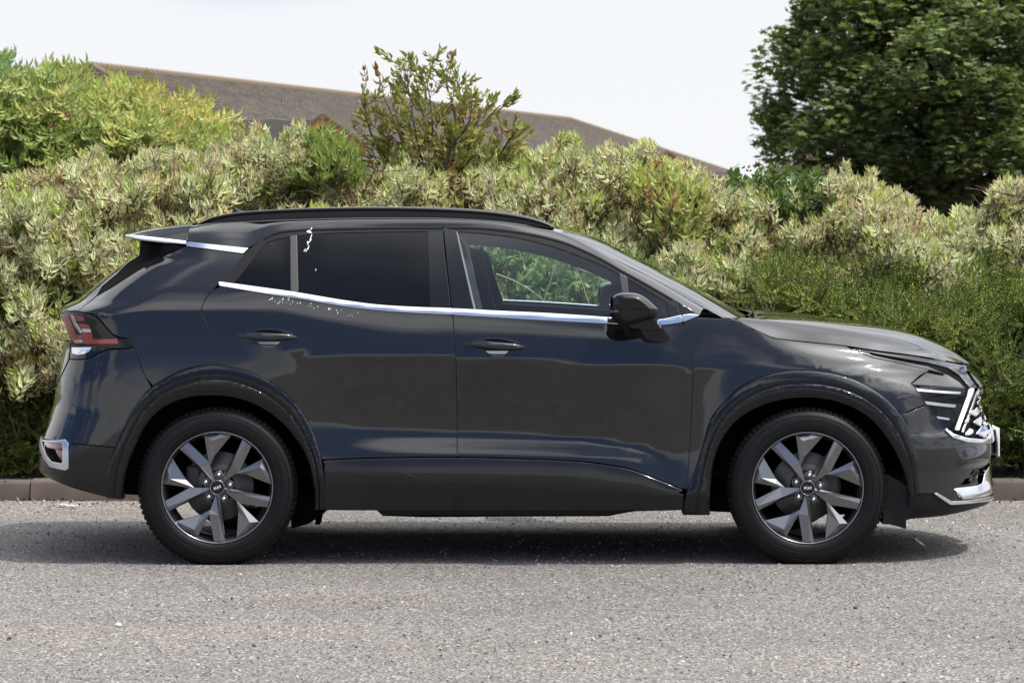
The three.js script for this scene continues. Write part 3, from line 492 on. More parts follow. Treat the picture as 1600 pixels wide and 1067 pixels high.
{ // headlamp, daytime strip, grille
  const shell = [[1425, 600], [1453.5, 578.3], [1482, 585], [1499, 596], [1509, 606], [1507, 622], [1499, 649], [1485, 671], [1478.5, 670], [1465, 653.5], [1446.4, 630.5], [1430, 605]];
  const [hn, hf] = panel('headlamp', shell, VOID, { off: -0.05, skirt: 0, g: 0.014, dz: 0.01 });
  const sub = (n, pts, m, o = {}) => panel(n, pts, m, { parent: hn, farParent: hf, g: 0.012, dz: 0.008, skirt: 0.006, chamfer: 0.0015, ...o });
  const yA = toCar(1460, 603)[1], yB = toCar(1470, 582)[1];
  sub('lamp_brow', [[1426, 600], [1453.5, 579.2], [1482, 586], [1499, 597], [1508, 606.5], [1490, 604.5], [1462, 602.5]], PAINT, { off: 0.001, skirt: 0.02, field: (x, y, h) => h > 0.05 ? -0.42 * clamp(y - yA, 0, 0.1) : 0 });
  sub('lamp_bar', [[1434, 605], [1506, 611], [1505, 614.5], [1436.5, 608.5]], SATIN, { off: -0.012 });
  sub('lamp_bar', [[1449, 627.5], [1500, 632.5], [1499, 636], [1452, 631]], SATIN, { off: -0.018 });
  sub('lamp_bar', [[1464, 649.5], [1491, 653], [1490, 655], [1466, 652]], SATIN, { off: -0.022 });
  sub('lamp_block', [[1492, 622], [1503, 619.5], [1501, 630], [1491, 631]], CHROME, { off: -0.03 });
  sub('lamp_block', [[1486, 643], [1497, 639], [1493, 652], [1484, 652]], CHROME, { off: -0.03 });
  sub('lamp_block', [[1479, 663], [1488, 657], [1485, 668], [1481, 669.5]], SATIN, { off: -0.03 });
  sub('lamp_housing', [[1437, 609], [1490, 614.5], [1486, 650], [1478, 664], [1462, 647], [1447, 626]], M(0.02, 0.008, 0.008, 0.3), { off: -0.042, skirt: 0 });
  sub('lamp_bezel', [[1425.6, 601.5], [1431, 604.5], [1447.5, 630], [1466, 653], [1479.5, 668.5], [1478, 671.5], [1464, 656.5], [1445, 633]], GLOSS, { off: 0.0 });
  panel('headlamp_lens', [[1430, 604.5], [1462, 603.3], [1490, 605.5], [1508, 607.5], [1506.5, 622], [1498.5, 648.5], [1485, 670.5], [1479, 669], [1466, 653], [1447, 630]], LENS, { parent: hn, farParent: hf, off: 0.001, skirt: 0, g: 0.014, dz: 0.01 });
  // dark slot running from the wing round the lamp
  panel('lamp_slot', [[1358, 549.5], [1397.5, 558], [1458, 568], [1485, 575.5], [1503, 589], [1515.5, 604], [1513.5, 622], [1497, 672], [1489, 673], [1501, 648], [1508.5, 622], [1510, 607], [1499.5, 594.5], [1482, 582], [1456, 574], [1397, 563.5], [1372, 556.5]], VOID, { off: -0.006, g: 0.012, dz: 0.008, skirt: 0.02 });
  // painted corner above the slot
  panel('nose_corner', [[1330, 545], [1376, 551.4], [1429, 557.6], [1481, 566.8], [1507, 571.5], [1519, 571.5], [1522, 579], [1508, 579.5], [1516, 590], [1526, 602], [1529, 605.5], [1516, 605.5], [1511, 599], [1499.6, 586], [1481, 574], [1455, 567.2], [1402.5, 558], [1376, 553.6], [1358, 549.8]], PAINT, { g: 0.012, dz: 0.008, off: 0.002 });
  panel('lamp_surround', [[1327, 545], [1358, 551.5], [1363, 555], [1402.5, 563.5], [1450, 572.5], [1473, 582], [1478, 583.5], [1455, 577.2], [1402, 565], [1366, 557.8], [1345, 550.6]], PAINT, { g: 0.012, dz: 0.008 });
  panel('daytime_lamp', [[1517.5, 607], [1522.5, 607.5], [1517.5, 622], [1499, 671.5], [1494.5, 671], [1513, 622]], M(0.8, 0.81, 0.84, 0.12, { clearcoat: 1 }), { off: 0.003, g: 0.012, dz: 0.008, chamfer: 0.002, skirt: 0.02 });
  const [gn, gf] = panel('grille', [[1507, 580.5], [1523, 581], [1532, 590.5], [1540, 601], [1541.5, 608], [1540, 622], [1543, 641], [1548, 660], [1549, 687], [1512, 687.5], [1504, 674], [1524, 622], [1530, 605]], VOID, { off: -0.02, skirt: 0, g: 0.014, dz: 0.01 });
  const ch = (n, pts, m = CHROME, off = 0.002) => panel(n, pts, m, { parent: gn, farParent: gf, off, g: 0.01, dz: 0.006, chamfer: 0.004, skirt: 0.02 });
  ch('grille_cap', [[1517, 588], [1524, 582.5], [1533, 590], [1541, 600.5], [1541.5, 604.5], [1529, 605.8], [1519.5, 592]], GLOSS, 0.012);
  ch('grille_edge', [[1531, 606.5], [1532.2, 606.8], [1507.6, 674], [1506.4, 673.4]], SATIN, -0.002);
  for (const pts of [ // the bright chevrons of the grille
    [[1530, 613], [1533, 610.5], [1533.5, 616.5], [1531, 619.5], [1528, 617]], [[1536, 609], [1537.5, 611], [1537.5, 617], [1536, 614]],
    [[1529, 628.5], [1534, 623], [1537, 629.5], [1533, 633], [1528.5, 630]], [[1538.5, 627], [1540.5, 624], [1541, 631]],
    [[1516, 645], [1525, 641], [1528, 637.5], [1534, 641.5], [1526, 649.5]], [[1535, 640], [1540, 636], [1541.5, 646.5], [1534.5, 643]],
    [[1523, 659.5], [1529, 655.5], [1534, 651], [1535, 658], [1533.5, 665]], [[1541, 650.5], [1543, 648], [1545.5, 657], [1542.5, 656]],
    [[1510, 659], [1514.5, 652.5], [1516, 654], [1513.5, 659.5]], [[1511, 677.5], [1517, 670], [1521, 671.5], [1521, 675.5], [1515, 679]], [[1528, 676.5], [1536, 666.5], [1542, 665.5], [1545, 675.5], [1540, 682.5]]]) ch('grille_chevron', pts);
  panel('grille_trim', [[1478.5, 671], [1489, 679.5], [1512, 686], [1535, 687.6], [1546, 685.5], [1547, 664], [1552.5, 667], [1557, 672], [1557.6, 685], [1552, 689.5], [1535, 691.3], [1511, 690], [1488, 682.8], [1478, 673.3]], CHROME, { off: 0.011, g: 0.012, dz: 0.008, chamfer: 0.004, skirt: 0.02 });
}
{ // bonnet, windscreen, roof frame, roof
  const z = (a) => a.map(([x, y]) => { const [cx, cy] = toCar(x, y); return [cx, cy, HW(cx, cy)]; });
  const edge = z(cut(hoodCut, 1151, 1506).filter((p, i) => i % 3 === 0 || p[0] > 1500).map((p) => [p[0], p[1] - 1])).map(([a, b, c]) => V(a, b, c - 0.004));
  const inner = [[1166, 497.5, 0.72], [1206, 499, 0.70], [1271, 505.2, 0.655], [1324, 513.2, 0.62], [1376, 522.6, 0.56], [1429, 535.7, 0.47], [1481, 554.5, 0.29], [1511, 567.3, 0.12]];
  const lower = edge.map((p, i) => { const t = i / (edge.length - 1), q = new THREE.CatmullRomCurve3(inner.map((r) => at(...r))).getPointAt(t); return p.clone().lerp(q, 0.5).add(V(0, 0.007 * (1 - t), 0.018 * Math.pow(1 - t, 0.7) * (1 - t * t))); });
  const mid = [[1178, 492.5, 0.34], [1206, 492.7, 0.34], [1271, 497.8, 0.34], [1324, 503.8, 0.33], [1376, 511.5, 0.30], [1429, 524, 0.25], [1481, 545, 0.16], [1516, 567.5, 0.06]];
  const cen = [[1178, 491.2, 0], [1206, 491.6, 0], [1271, 496.2, 0], [1324, 501.7, 0], [1376, 509.2, 0], [1429, 521.4, 0], [1481, 542.4, 0], [1519, 568, 0]];
  part('bonnet', loft([edge, lower, inner, mid, cen].map((r) => r.map((p) => p.isVector3 ? p : at(...p))).map((r) => r.map((p) => p)), 40, 8), PAINT, car);
  const front = [edge, inner.map((r) => at(...r)), mid.map((r) => at(...r)), cen.map((r) => at(...r))].map((r) => r[r.length - 1]);
  part('bonnet_edge', loft([front, front.map((p) => V(p.x - 0.012, p.y - 0.03, p.z))], 12, 2), PAINT, car);
  // windscreen
  const seam = [[879, 362, .61], [966, 407.5, .65], [1030, 439.5, .675], [1072.5, 465, .695], [1130, 496.5, .72]];
  const crest = [[868, 352.5, 0], [930, 371.5, 0], [987.5, 399.5, 0], [1051, 431, 0], [1094, 452.5, 0], [1166, 492.5, 0]];
  const S = new THREE.CatmullRomCurve3(seam.map((p) => at(...p))).getSpacedPoints(8), C = new THREE.CatmullRomCurve3(crest.map((p) => at(...p))).getSpacedPoints(8);
  const bow = (f, g) => S.map((s, i) => V(lerp(s.x, C[i].x, g), lerp(s.y, C[i].y, g), s.z * f));
  part('windscreen', loft([S, bow(0.8, 0.42), bow(0.45, 0.80), C], 30, 8), M(0.02, 0.024, 0.028, 0.0, { transmission: 0.55, thickness: 0, ior: 1.56 }), car);
  // side of the roof and the front pillar
  const A = [[292, 376.5], [340, 382], [386, 387], [412, 371], [429, 362], [455, 358], [501, 356], [588, 354], [688, 353.5], [745, 354], [790, 358], [835, 365], [880, 376.5], [910, 388.6], [940, 403], [975, 423], [1000, 436.5], [1051, 466], [1093, 493]];
  const B = [[297, 356.5, .66], [330, 350.5, .66], [380, 347.4, .655], [420, 345, .652], [480, 343, .65], [560, 341, .648], [640, 341, .645], [700, 342, .642], [780, 347, .635], [850, 357, .622], [879, 362.5, .612], [920, 382, .632], [966, 408, .65], [1030, 440, .675], [1072.5, 465.5, .695], [1128, 497, .72]];
  const Aw = z(A).map((p) => V(p[0], p[1], p[2] - 0.002)), Bw = B.map((p) => at(...p));
  const ca = new THREE.CatmullRomCurve3(Aw, false, 'centripetal'), cb = new THREE.CatmullRomCurve3(Bw, false, 'centripetal'), rowsAB = [[], [], []];
  for (let i = 0; i <= 60; i++) { // pair the two lines by place along the car
    const p = ca.getPoint(i / 60); let q = null, best = 9; const tx = p.x + 0.03 * smooth(0.1, 0.5, p.x) ;
    for (let k = 0; k <= 240; k++) { const w = cb.getPoint(k / 240); if (Math.abs(w.x - tx) < best) { best = Math.abs(w.x - tx); q = w; } }
    rowsAB[0].push(p); rowsAB[2].push(q); const m = p.clone().lerp(q, 0.5); m.z += 0.012; m.y += 0.012 - 0.008 * smooth(0.2, 0.8, p.x); rowsAB[1].push(m);
  }
  const fr = loft(rowsAB, 70, 6, false); part('roof_frame', fr, PAINT, car); part('roof_frame', mirrored(fr), PAINT, car);
  const top = B.slice(0, 11), r1 = top.map(([x, y, zz]) => at(x, y - 3, zz - 0.04)), crestR = cr([[300, 353], [340, 341], [400, 334], [500, 329], [600, 328], [700, 331], [780, 338], [830, 346.5], [868, 354]], 4), r2 = cut(crestR, 300, 868).filter((p, i) => i % 3 === 0 || p[0] > 866).map(([x, y]) => at(x, y + 1.5, 0.33)), r3 = cut(crestR, 300, 868).filter((p, i) => i % 3 === 0 || p[0] > 866).map(([x, y]) => at(x, y, 0));
  part('roof', loft([top.map((p) => at(...p)), r1, r2, r3], 40, 6), ROOFPAINT, car);
  // roof rails: a web standing on the roof and a rounded bar on top
  const bar = cr([[306, 350.5], [322, 343.5], [340, 338], [362, 334], [390, 331], [440, 328], [500, 325.8], [580, 324.6], [650, 325.4], [720, 328], [770, 332], [815, 338.5], [845, 346], [866, 353.5]], 4);
  const barW = bar.map(([x, y]) => at(x, y + 1.6, 0.612)), tubeG = (pts, hy, hz) => { // bar with an upright oval section
    const pos = [], idx = [], n = 10; pts.forEach((p, i) => { const d = pts[Math.min(i + 1, pts.length - 1)].clone().sub(pts[Math.max(i - 1, 0)]).normalize(), up = V(-d.y, d.x, 0), k = Math.min(1, 0.35 + Math.min(i, pts.length - 1 - i) * 0.11); for (let s = 0; s < n; s++) { const a = s / n * 2 * Math.PI, c = Math.cos(a), q = Math.sin(a); const e = (v) => Math.sign(v) * Math.pow(Math.abs(v), 0.85); pos.push(p.x + up.x * e(q) * hy * k, p.y + up.y * e(q) * hy * k, p.z + e(c) * hz); } });
    for (let i = 0; i < pts.length - 1; i++) for (let s = 0; s < n; s++) { const a = i * n + s, b = i * n + (s + 1) % n; idx.push(a, a + n, b, b, a + n, b + n); }
    const g = new THREE.BufferGeometry(); g.setAttribute('position', new THREE.Float32BufferAttribute(pos, 3)); g.setIndex(idx); g.computeVertexNormals(); return g; };
  const barG = tubeG(barW, 0.0092, 0.019);
  const sh = new THREE.Shape(); const outl = [...bar.map(([x, y]) => at(x, y + 2.5, 0.6)), ...rev(cut([[297, 356], [345, 349], [380, 347], [480, 342.5], [560, 340.5], [640, 340.5], [700, 341.5], [780, 346.5], [850, 357], [866, 359]], 306, 866)).map(([x, y]) => at(x, y + 1.5, 0.6))];
  outl.forEach((p, i) => i ? sh.lineTo(p.x, p.y) : sh.moveTo(p.x, p.y));
  const web = new THREE.ExtrudeGeometry(sh, { depth: 0.016, bevelEnabled: false }).translate(0, 0, 0.588);
  for (const f of [(g) => g, mirrored]) { const r = part('roof_rail', f(barG), GLOSS, car); part('rail_web', f(web), M(0.008, 0.009, 0.012, 0.2), r); }
  // aerial fin
  const fin = []; for (const [s, w] of [[0, 0.03], [0.35, 0.022], [0.7, 0.012], [1, 0.003]]) { const back = at(lerp(362, 364, s), lerp(334, 323.2, s), 0), tip = at(lerp(396, 366.5, Math.pow(s, 0.75)), lerp(334, 323.5, s), 0); fin.push(tip.clone(), ...[0.35, 0.75].map((t) => { const p = tip.clone().lerp(back, t); p.z = w; return p; }), back.clone()); }
  { const rows = [0, 1, 2, 3].map((i) => fin.slice(i * 4, i * 4 + 4)); part('aerial_fin', loft(rows, 10, 5), MATT, car); }
  // spoiler at the rear of the roof
  const sp = (zz, py) => cr([[196, 367.5], [220, 361.5], [250, 356.5], [280, 353], [300, 351]], 4).map(([x, y]) => at(x, y + py, zz));
  part('roof_spoiler', loft([[...cr([[205, 368.5], [250, 373], [290, 377]], 4).map(([x, y]) => at(x, y, 0.665))], sp(0.645, 4), sp(0.6, 0), sp(0.3, -1.5), sp(0, -2)].map((r) => r), 20, 5), ROOFPAINT, car);
  const under = loft([[[212, 374.5, .655], [250, 379.5, .66], [289, 384, .665]], [[204, 372, .3], [250, 376, .3], [300, 380, .3]], [[202, 371.5, 0], [250, 375, 0], [300, 379, 0]]], 12, 4); part('spoiler_underside', under, MATT, car);
  const strip = loft([[[195, 366.6, .675], [205, 366.9, .68], [250, 371.6, .686], [290, 376.2, .694]], [[195.5, 368.8, .682], [206, 370.4, .69], [250, 375.5, .697], [290, 380.4, .704]], [[197, 371, .678], [211, 374.8, .686], [250, 379.8, .692], [288, 384.6, .698]], [[198, 371.4, .66], [212, 375.2, .665], [250, 380.2, .67], [289, 385, .675]]], 16, 4, false);
  part('spoiler_strip', strip, CHROME, car); part('spoiler_strip', mirrored(strip), CHROME, car);
  // wiper arms resting below the screen
  const wip = merge([tube([at(1168, 494, .42), at(1180, 491, .36), at(1196, 491.2, .1), at(1200, 492, -.3)], [0.009, 0.007, 0.006, 0.004]), new THREE.ConeGeometry(0.018, 0.045, 8).rotateZ(0.35).translate(...at(1178, 489.5, .4).toArray())]);
  part('wiper', wip, MATT, car);
}
{ // window frames, glass, bright strips
  const frame = cr([[341, 441], [357.5, 424.5], [386, 393], [401, 380], [412, 372], [429.5, 363], [455, 358.8], [501, 356.8], [588, 354.8], [688, 354.3], [745, 354.8], [790, 358.8], [835, 365.8], [880, 377.3], [910, 389.3], [940, 403.8], [975, 423.8], [1000, 437.3], [1051, 466.6], [1092, 492.2]], 4);
  const inner = cr([[366, 440.5], [395, 405], [412, 383], [423.7, 375.5], [454, 369.3], [501, 364.9], [559, 362.7], [668, 361.2], [713.5, 362], [745, 364], [790, 368.7], [835, 377.2], [880, 390.2], [940, 413.7], [968, 428.3], [979, 434], [1041, 471.2]], 4);
  // frame ring, made in two lengths that meet at the pillar joint
  panel('window_frame', [...cut(frame, 341, 690).map((p) => p), [690, 362.5], ...rev(cut(inner, 366, 690)), ], MATT, { g: 0.018, off: 0.001, field: (x, y) => 0.0, skirt: 0.02, parent: doorParts.rear[0], farParent: doorParts.rear[1] });
  panel('window_frame', [...cut(frame, 692.5, 1090), [1058, 494.8], [1047, 495.6], [1041, 471.2], ...rev(cut(inner, 692.5, 1040))], MATT, { g: 0.018, off: 0.001, skirt: 0.02, parent: doorParts.front[0], farParent: doorParts.front[1] });
  panel('window_gutter', [...cut(frame, 412, 1050).map((p) => [p[0], p[1] + 2.2]), ...rev(cut(frame, 412, 1050)).map((p) => [p[0], p[1] + 3.6])], VOID, { g: 0.02, off: 0.0025, skirt: 0 });
  panel('pillar_panel', [[668.4, 361.5], [690, 362], [690.5, 355], [694, 395], [704, 481.5], [673, 480.5]], GLOSS, { inset: 0.0008, g: 0.02, off: 0.003, parent: doorParts.rear[0], farParent: doorParts.rear[1] });
  panel('pillar_panel', [[693, 356], [712.6, 361.2], [739.5, 483.5], [706.5, 482]], GLOSS, { inset: 0.0008, g: 0.02, off: 0.003, parent: doorParts.front[0], farParent: doorParts.front[1] });
  panel('glass_edge', [[712.8, 362.5], [714.6, 362.5], [743.5, 484.5], [740.8, 484.4]], M(0.16, 0.16, 0.165, 0.4), { g: 0.02, off: 0.002, skirt: 0.003, chamfer: 0.0005, parent: doorParts.front[0], farParent: doorParts.front[1] });
  panel('window_post', [[454, 369.5], [462.5, 369], [464.5, 457.5], [455, 456]], M(0.05, 0.046, 0.044, 0.35), { g: 0.02, off: 0.004, chamfer: 0.004, parent: doorParts.rear[0], farParent: doorParts.rear[1] });
  panel('window_post', [[968, 427.5], [979, 433.5], [985, 498], [976, 497.5], [973, 455]], M(0.03, 0.029, 0.029, 0.35), { g: 0.02, off: 0.004, chamfer: 0.003, parent: doorParts.front[0], farParent: doorParts.front[1] });
  panel('window_post', [[1041, 471.5], [1058, 480], [1063, 493.5], [1047, 495.4]], GLOSS, { g: 0.02, off: 0.002, parent: doorParts.front[0], farParent: doorParts.front[1] });
  // panes
  const pane = (n, pts, m, d) => panel(n, pts, m, { g: 0.03, off: -0.003, skirt: 0, parent: doorParts[d][0], farParent: doorParts[d][1] });
  pane('window_pane', [[364, 443.5], [394, 404.5], [411, 382.5], [423, 374.8], [456, 368.5], [457, 459]], DARKGLASS, 'rear');
  pane('window_pane', [[461, 369], [501, 364], [559, 361.8], [670, 360.4], [675, 484], [645, 483], [587, 480], [530, 472], [463, 461]], DARKGLASS, 'rear');
  pane('window_pane', [...cut(inner, 712.5, 969).map((p) => [p[0], p[1] - 1]), [975, 455], [980, 500], [862, 493.5], [776, 489], [741, 487]], CLEARGLASS, 'front');
  pane('window_pane', [[978, 433], [1042, 470.5], [1048, 498], [984, 502]], M(0.10, 0.12, 0.14, 0.0, { transmission: 1, thickness: 0, ior: 1.56 }), 'front');
  // bright strip along the belt
  panel('belt_strip', [...cut(stripTop, 341.5, 705.2), ...rev(cut(stripBot, 343, 706))], CHROME, { g: 0.014, off: 0.006, chamfer: 0.003, skirt: 0.012, field: beltField, parent: doorParts.rear[0], farParent: doorParts.rear[1] });
  panel('belt_strip', [...cut(stripTop, 706, 1063.5), [1066, 501.8], ...rev(cut(stripBot, 706.8, 1064))], CHROME, { field: beltField, g: 0.014, off: 0.006, chamfer: 0.003, skirt: 0.012, parent: doorParts.front[0], farParent: doorParts.front[1] });
  panel('belt_strip', [[1065.5, 493.5], [1078, 491.8], [1091, 493], [1068.5, 501.3]], CHROME, { field: beltField, g: 0.014, off: 0.006, chamfer: 0.003, skirt: 0.012 });
  panel('mirror_sail', [[1060, 472], [1090, 492], [1066, 493]], GLOSS, { g: 0.02, off: 0.003 });
  // inside of the doors and pillars (seen through the clear windows)
  const dim = { skirt: 0.01, g: 0.05 };
  panel('door_trim', [[480, 458], [560, 467], [700, 476], [860, 484.5], [985, 492], [1050, 498], [1060, 620], [1050, 740], [500, 740], [480, 620]], TRIM, { ...dim, off: -0.085 });
  panel('pillar_trim', [[690, 362], [733, 372], [736, 400], [760, 500], [690, 500]], TRIM, { ...dim, off: -0.075, far: false });
  panel('pillar_trim', [...cr([[660, 372], [745, 385.5], [757, 391], [762, 402], [772, 440], [792, 500]], 3), [660, 500]], TRIM, { ...dim, off: -0.07 })[0].removeFromParent();
  panel('roof_trim', [...cut(frame, 430, 1050), ...rev(cut(inner, 430, 1030)).map((p) => [p[0], p[1] + 6])], TRIM, { ...dim, off: -0.075 });
}
const GRIP = PAINT;
{ // door handles: recessed cup, lower cup, grip
  for (const [ox, oy, d] of [[370.5, 513.5, 'rear'], [727, 526, 'front']]) {
    const [n, f] = doorParts[d], slope = d === 'front' ? 3.5 : 0, q = (pts) => pts.map(([x, y]) => [ox + x, oy + y + slope * (x / 95)]);
    const ell = q(cr([[0, 10.5], [12, 5], [28, 1.5], [48, .4], [66, 2], [82, 6], [93, 11], [94, 14.5], [86, 18], [72, 21], [66, 26], [58, 30], [44, 30.5], [34, 27], [26, 22], [12, 18], [0, 12.5]], 3));
    const c = px2(q([[46, 21.5]]))[0], toCarY = px2(q([[46, 12]]))[0][1];
    panel('handle_recess', ell, PAINT, { g: 0.008, off: 0.0012, skirt: 0.003, chamfer: 0.001, parent: n, farParent: f, field: (x, y) => 0.35 * clamp(y - toCarY, -0.03, 0.012) });
    panel('handle_gap', q(cr([[28, 8], [32, 3.5], [48, 2.2], [64, 3.8], [74, 8.5], [70, 10.5], [50, 10], [32, 9.6], [28, 8]], 3)), VOID, { g: 0.01, off: 0.0055, skirt: 0, parent: n, farParent: f });
    
    panel('handle_cup', q(cr([[28, 20], [36, 19.5], [66, 19.5], [64, 26], [57, 29.2], [45, 29.6], [36, 27], [28, 20]], 3)), SATINDARK(), { g: 0.008, off: 0.012, parent: n, farParent: f, field: (x, y) => -0.7 * clamp(y - c[1] + 0.02, 0, 0.04), skirt: 0.003, chamfer: 0.001 });
    // grip: a bar bowed out from the door
    const pts = q([[2, 11.5], [14, 10.2], [30, 10.8], [48, 11.8], [66, 12.2], [82, 12.4], [92.5, 13.2]]).map(([x, y], i) => { const [cx, cy] = toCar(x, y); return V(cx, cy, HW(cx, cy) + [0.004, 0.016, 0.031, 0.036, 0.034, 0.024, 0.006][i]); });
    const curve = new THREE.CatmullRomCurve3(pts), pos = [], idx = [], nS = 12, nL = 36, prof = [[0, 1], [.5, .8], [.85, .35], [1, -.3], [.9, -.8], [.4, -1], [-.2, -1], [-.8, -.8], [-1, -.2], [-1, .4], [-.8, .85], [-.4, 1]];
    for (let i = 0; i <= nL; i++) { const t = i / nL, p = curve.getPoint(t), w = Math.pow(Math.max(Math.sin(Math.PI * clamp(t, 0.015, 0.985)), 0.001), 0.42); const hy = 0.0172 * w * (1 - 0.15 * t), hz = 0.010 * w; for (const [a, b] of prof) pos.push(p.x, p.y + b * hy, p.z + a * hz); }
    for (let i = 0; i < nL; i++) for (let s = 0; s < nS; s++) { const a = i * nS + s, b = i * nS + (s + 1) % nS; idx.push(a, b, a + nS, b, b + nS, a + nS); }
    for (const [o, k] of [[0, 1], [nL * nS, 0]]) for (let s = 1; s < nS - 1; s++) k ? idx.push(o, o + s, o + s + 1) : idx.push(o, o + s + 1, o + s);
    let g = new THREE.BufferGeometry(); g.setAttribute('position', new THREE.Float32BufferAttribute(pos, 3)); g.setIndex(idx); g.computeVertexNormals();
    part('door_handle', g, GRIP, n); part('door_handle', mirrored(g), GRIP, f);
  }
}
function SATINDARK() { return SATINDARK.m ??= M(0.0062, 0.0062, 0.0068, 0.12, { ior: 1.9 }); }
{ // door mirrors: slices of the housing stacked away from the door
  const slice = (pts, z, c, k) => pts.map(([x, y]) => at(c[0] + (x - c[0]) * k, c[1] + (y - c[1]) * k, z));
  const stack = (pts, levels, c) => { // skin through scaled copies of an outline
    const pos = [], idx = [], n = pts.length; for (const [z, k, dx, dy] of levels) for (const p of slice(pts, z, c, k)) pos.push(p.x + (dx ?? 0), p.y + (dy ?? 0), p.z);
    for (let l = 0; l < levels.length - 1; l++) for (let i = 0; i < n; i++) { const a = l * n + i, b = l * n + (i + 1) % n; idx.push(a, a + n, b, b, a + n, b + n); }
    const cap = THREE.ShapeUtils.triangulateShape(pts.map((p) => new THREE.Vector2(...p)), []); const o = (levels.length - 1) * n; for (const f of cap) { idx.push(o + f[0], o + f[1], o + f[2]); idx.push(f[0], f[2], f[1]); }
    const g = new THREE.BufferGeometry(); g.setAttribute('position', new THREE.Float32BufferAttribute(pos, 3)); g.setIndex(idx); g.computeVertexNormals(); return toCreasedNormals(g, 0.7); };
  const capO = cr([[954, 481], [954.5, 466], [958, 461.5], [966, 458], [980, 457], [996, 458.6], [1008, 464.5], [1018, 472.5], [1028.5, 482.8]], 4);
  const capP = [...capO, [1016, 482.6], [985, 481.6]];
  const body = [[954, 481.5], [985, 481.9], [1016, 482.8], [1028, 483.5], [1028.5, 490], [1025, 497], [1018, 498.6], [1000, 504], [985, 508], [970, 508.5], [960, 502.5], [955, 494]];
  const lev = [[0.93, 0.86], [0.95, 0.97], [0.99, 1.02], [1.04, 1.02], [1.085, 1.0], [1.115, 0.94], [1.132, 0.83], [1.14, 0.64]];
  const capG = stack(capP, lev, [990, 481]), bodyG = stack(body, lev.map(([z, k]) => [z, Math.min(k, 1)]), [990, 484]);
  const band = stack([[955, 483.5], [1016, 484.3], [1019, 487], [1014, 489.3], [956, 488.5]], [[0.99, 1.0], [1.06, 1.03], [1.12, 1.0], [1.139, 0.86]], [988, 486]);
  const stalk = stack([[992, 498], [1028, 498], [1047, 529.5], [1040, 533.2], [1022, 533], [1008, 530], [996, 512]], [[0.895, 1.0], [0.93, 0.96], [0.955, 0.9]], [1018, 508]);
  const stalk2 = stack([[970, 500], [1026, 498], [1036, 514], [1020, 518], [985, 513]], [[0.9, 1.0], [0.96, 1], [1.0, 0.9]], [1000, 506]);
  const lensG = new THREE.CylinderGeometry(0.009, 0.009, 0.008, 12).translate(...at(984, 508, 1.06).toArray());
  for (const f of [(g) => g, mirrored]) {
    const m = part('door_mirror', f(capG), GLOSS, car); part('mirror_housing', f(bodyG), MATT, m); part('indicator_lens', f(band), M(0.05, 0.05, 0.05, 0.08, { clearcoat: 1 }), m); part('mirror_stalk', f(merge([stalk, stalk2])), GLOSS, m); part('mirror_camera', f(lensG), GLOSS, m);
    const gl = new THREE.PlaneGeometry(0.14, 0.1); gl.rotateY(-Math.PI / 2); const c = at(953.4, 481, 1.04); gl.translate(c.x - 0.0015, c.y, c.z); part('mirror_glass', f(gl), M(0.9, 0.9, 0.9, 0.02, { metalness: 1 }), m);
  }
}
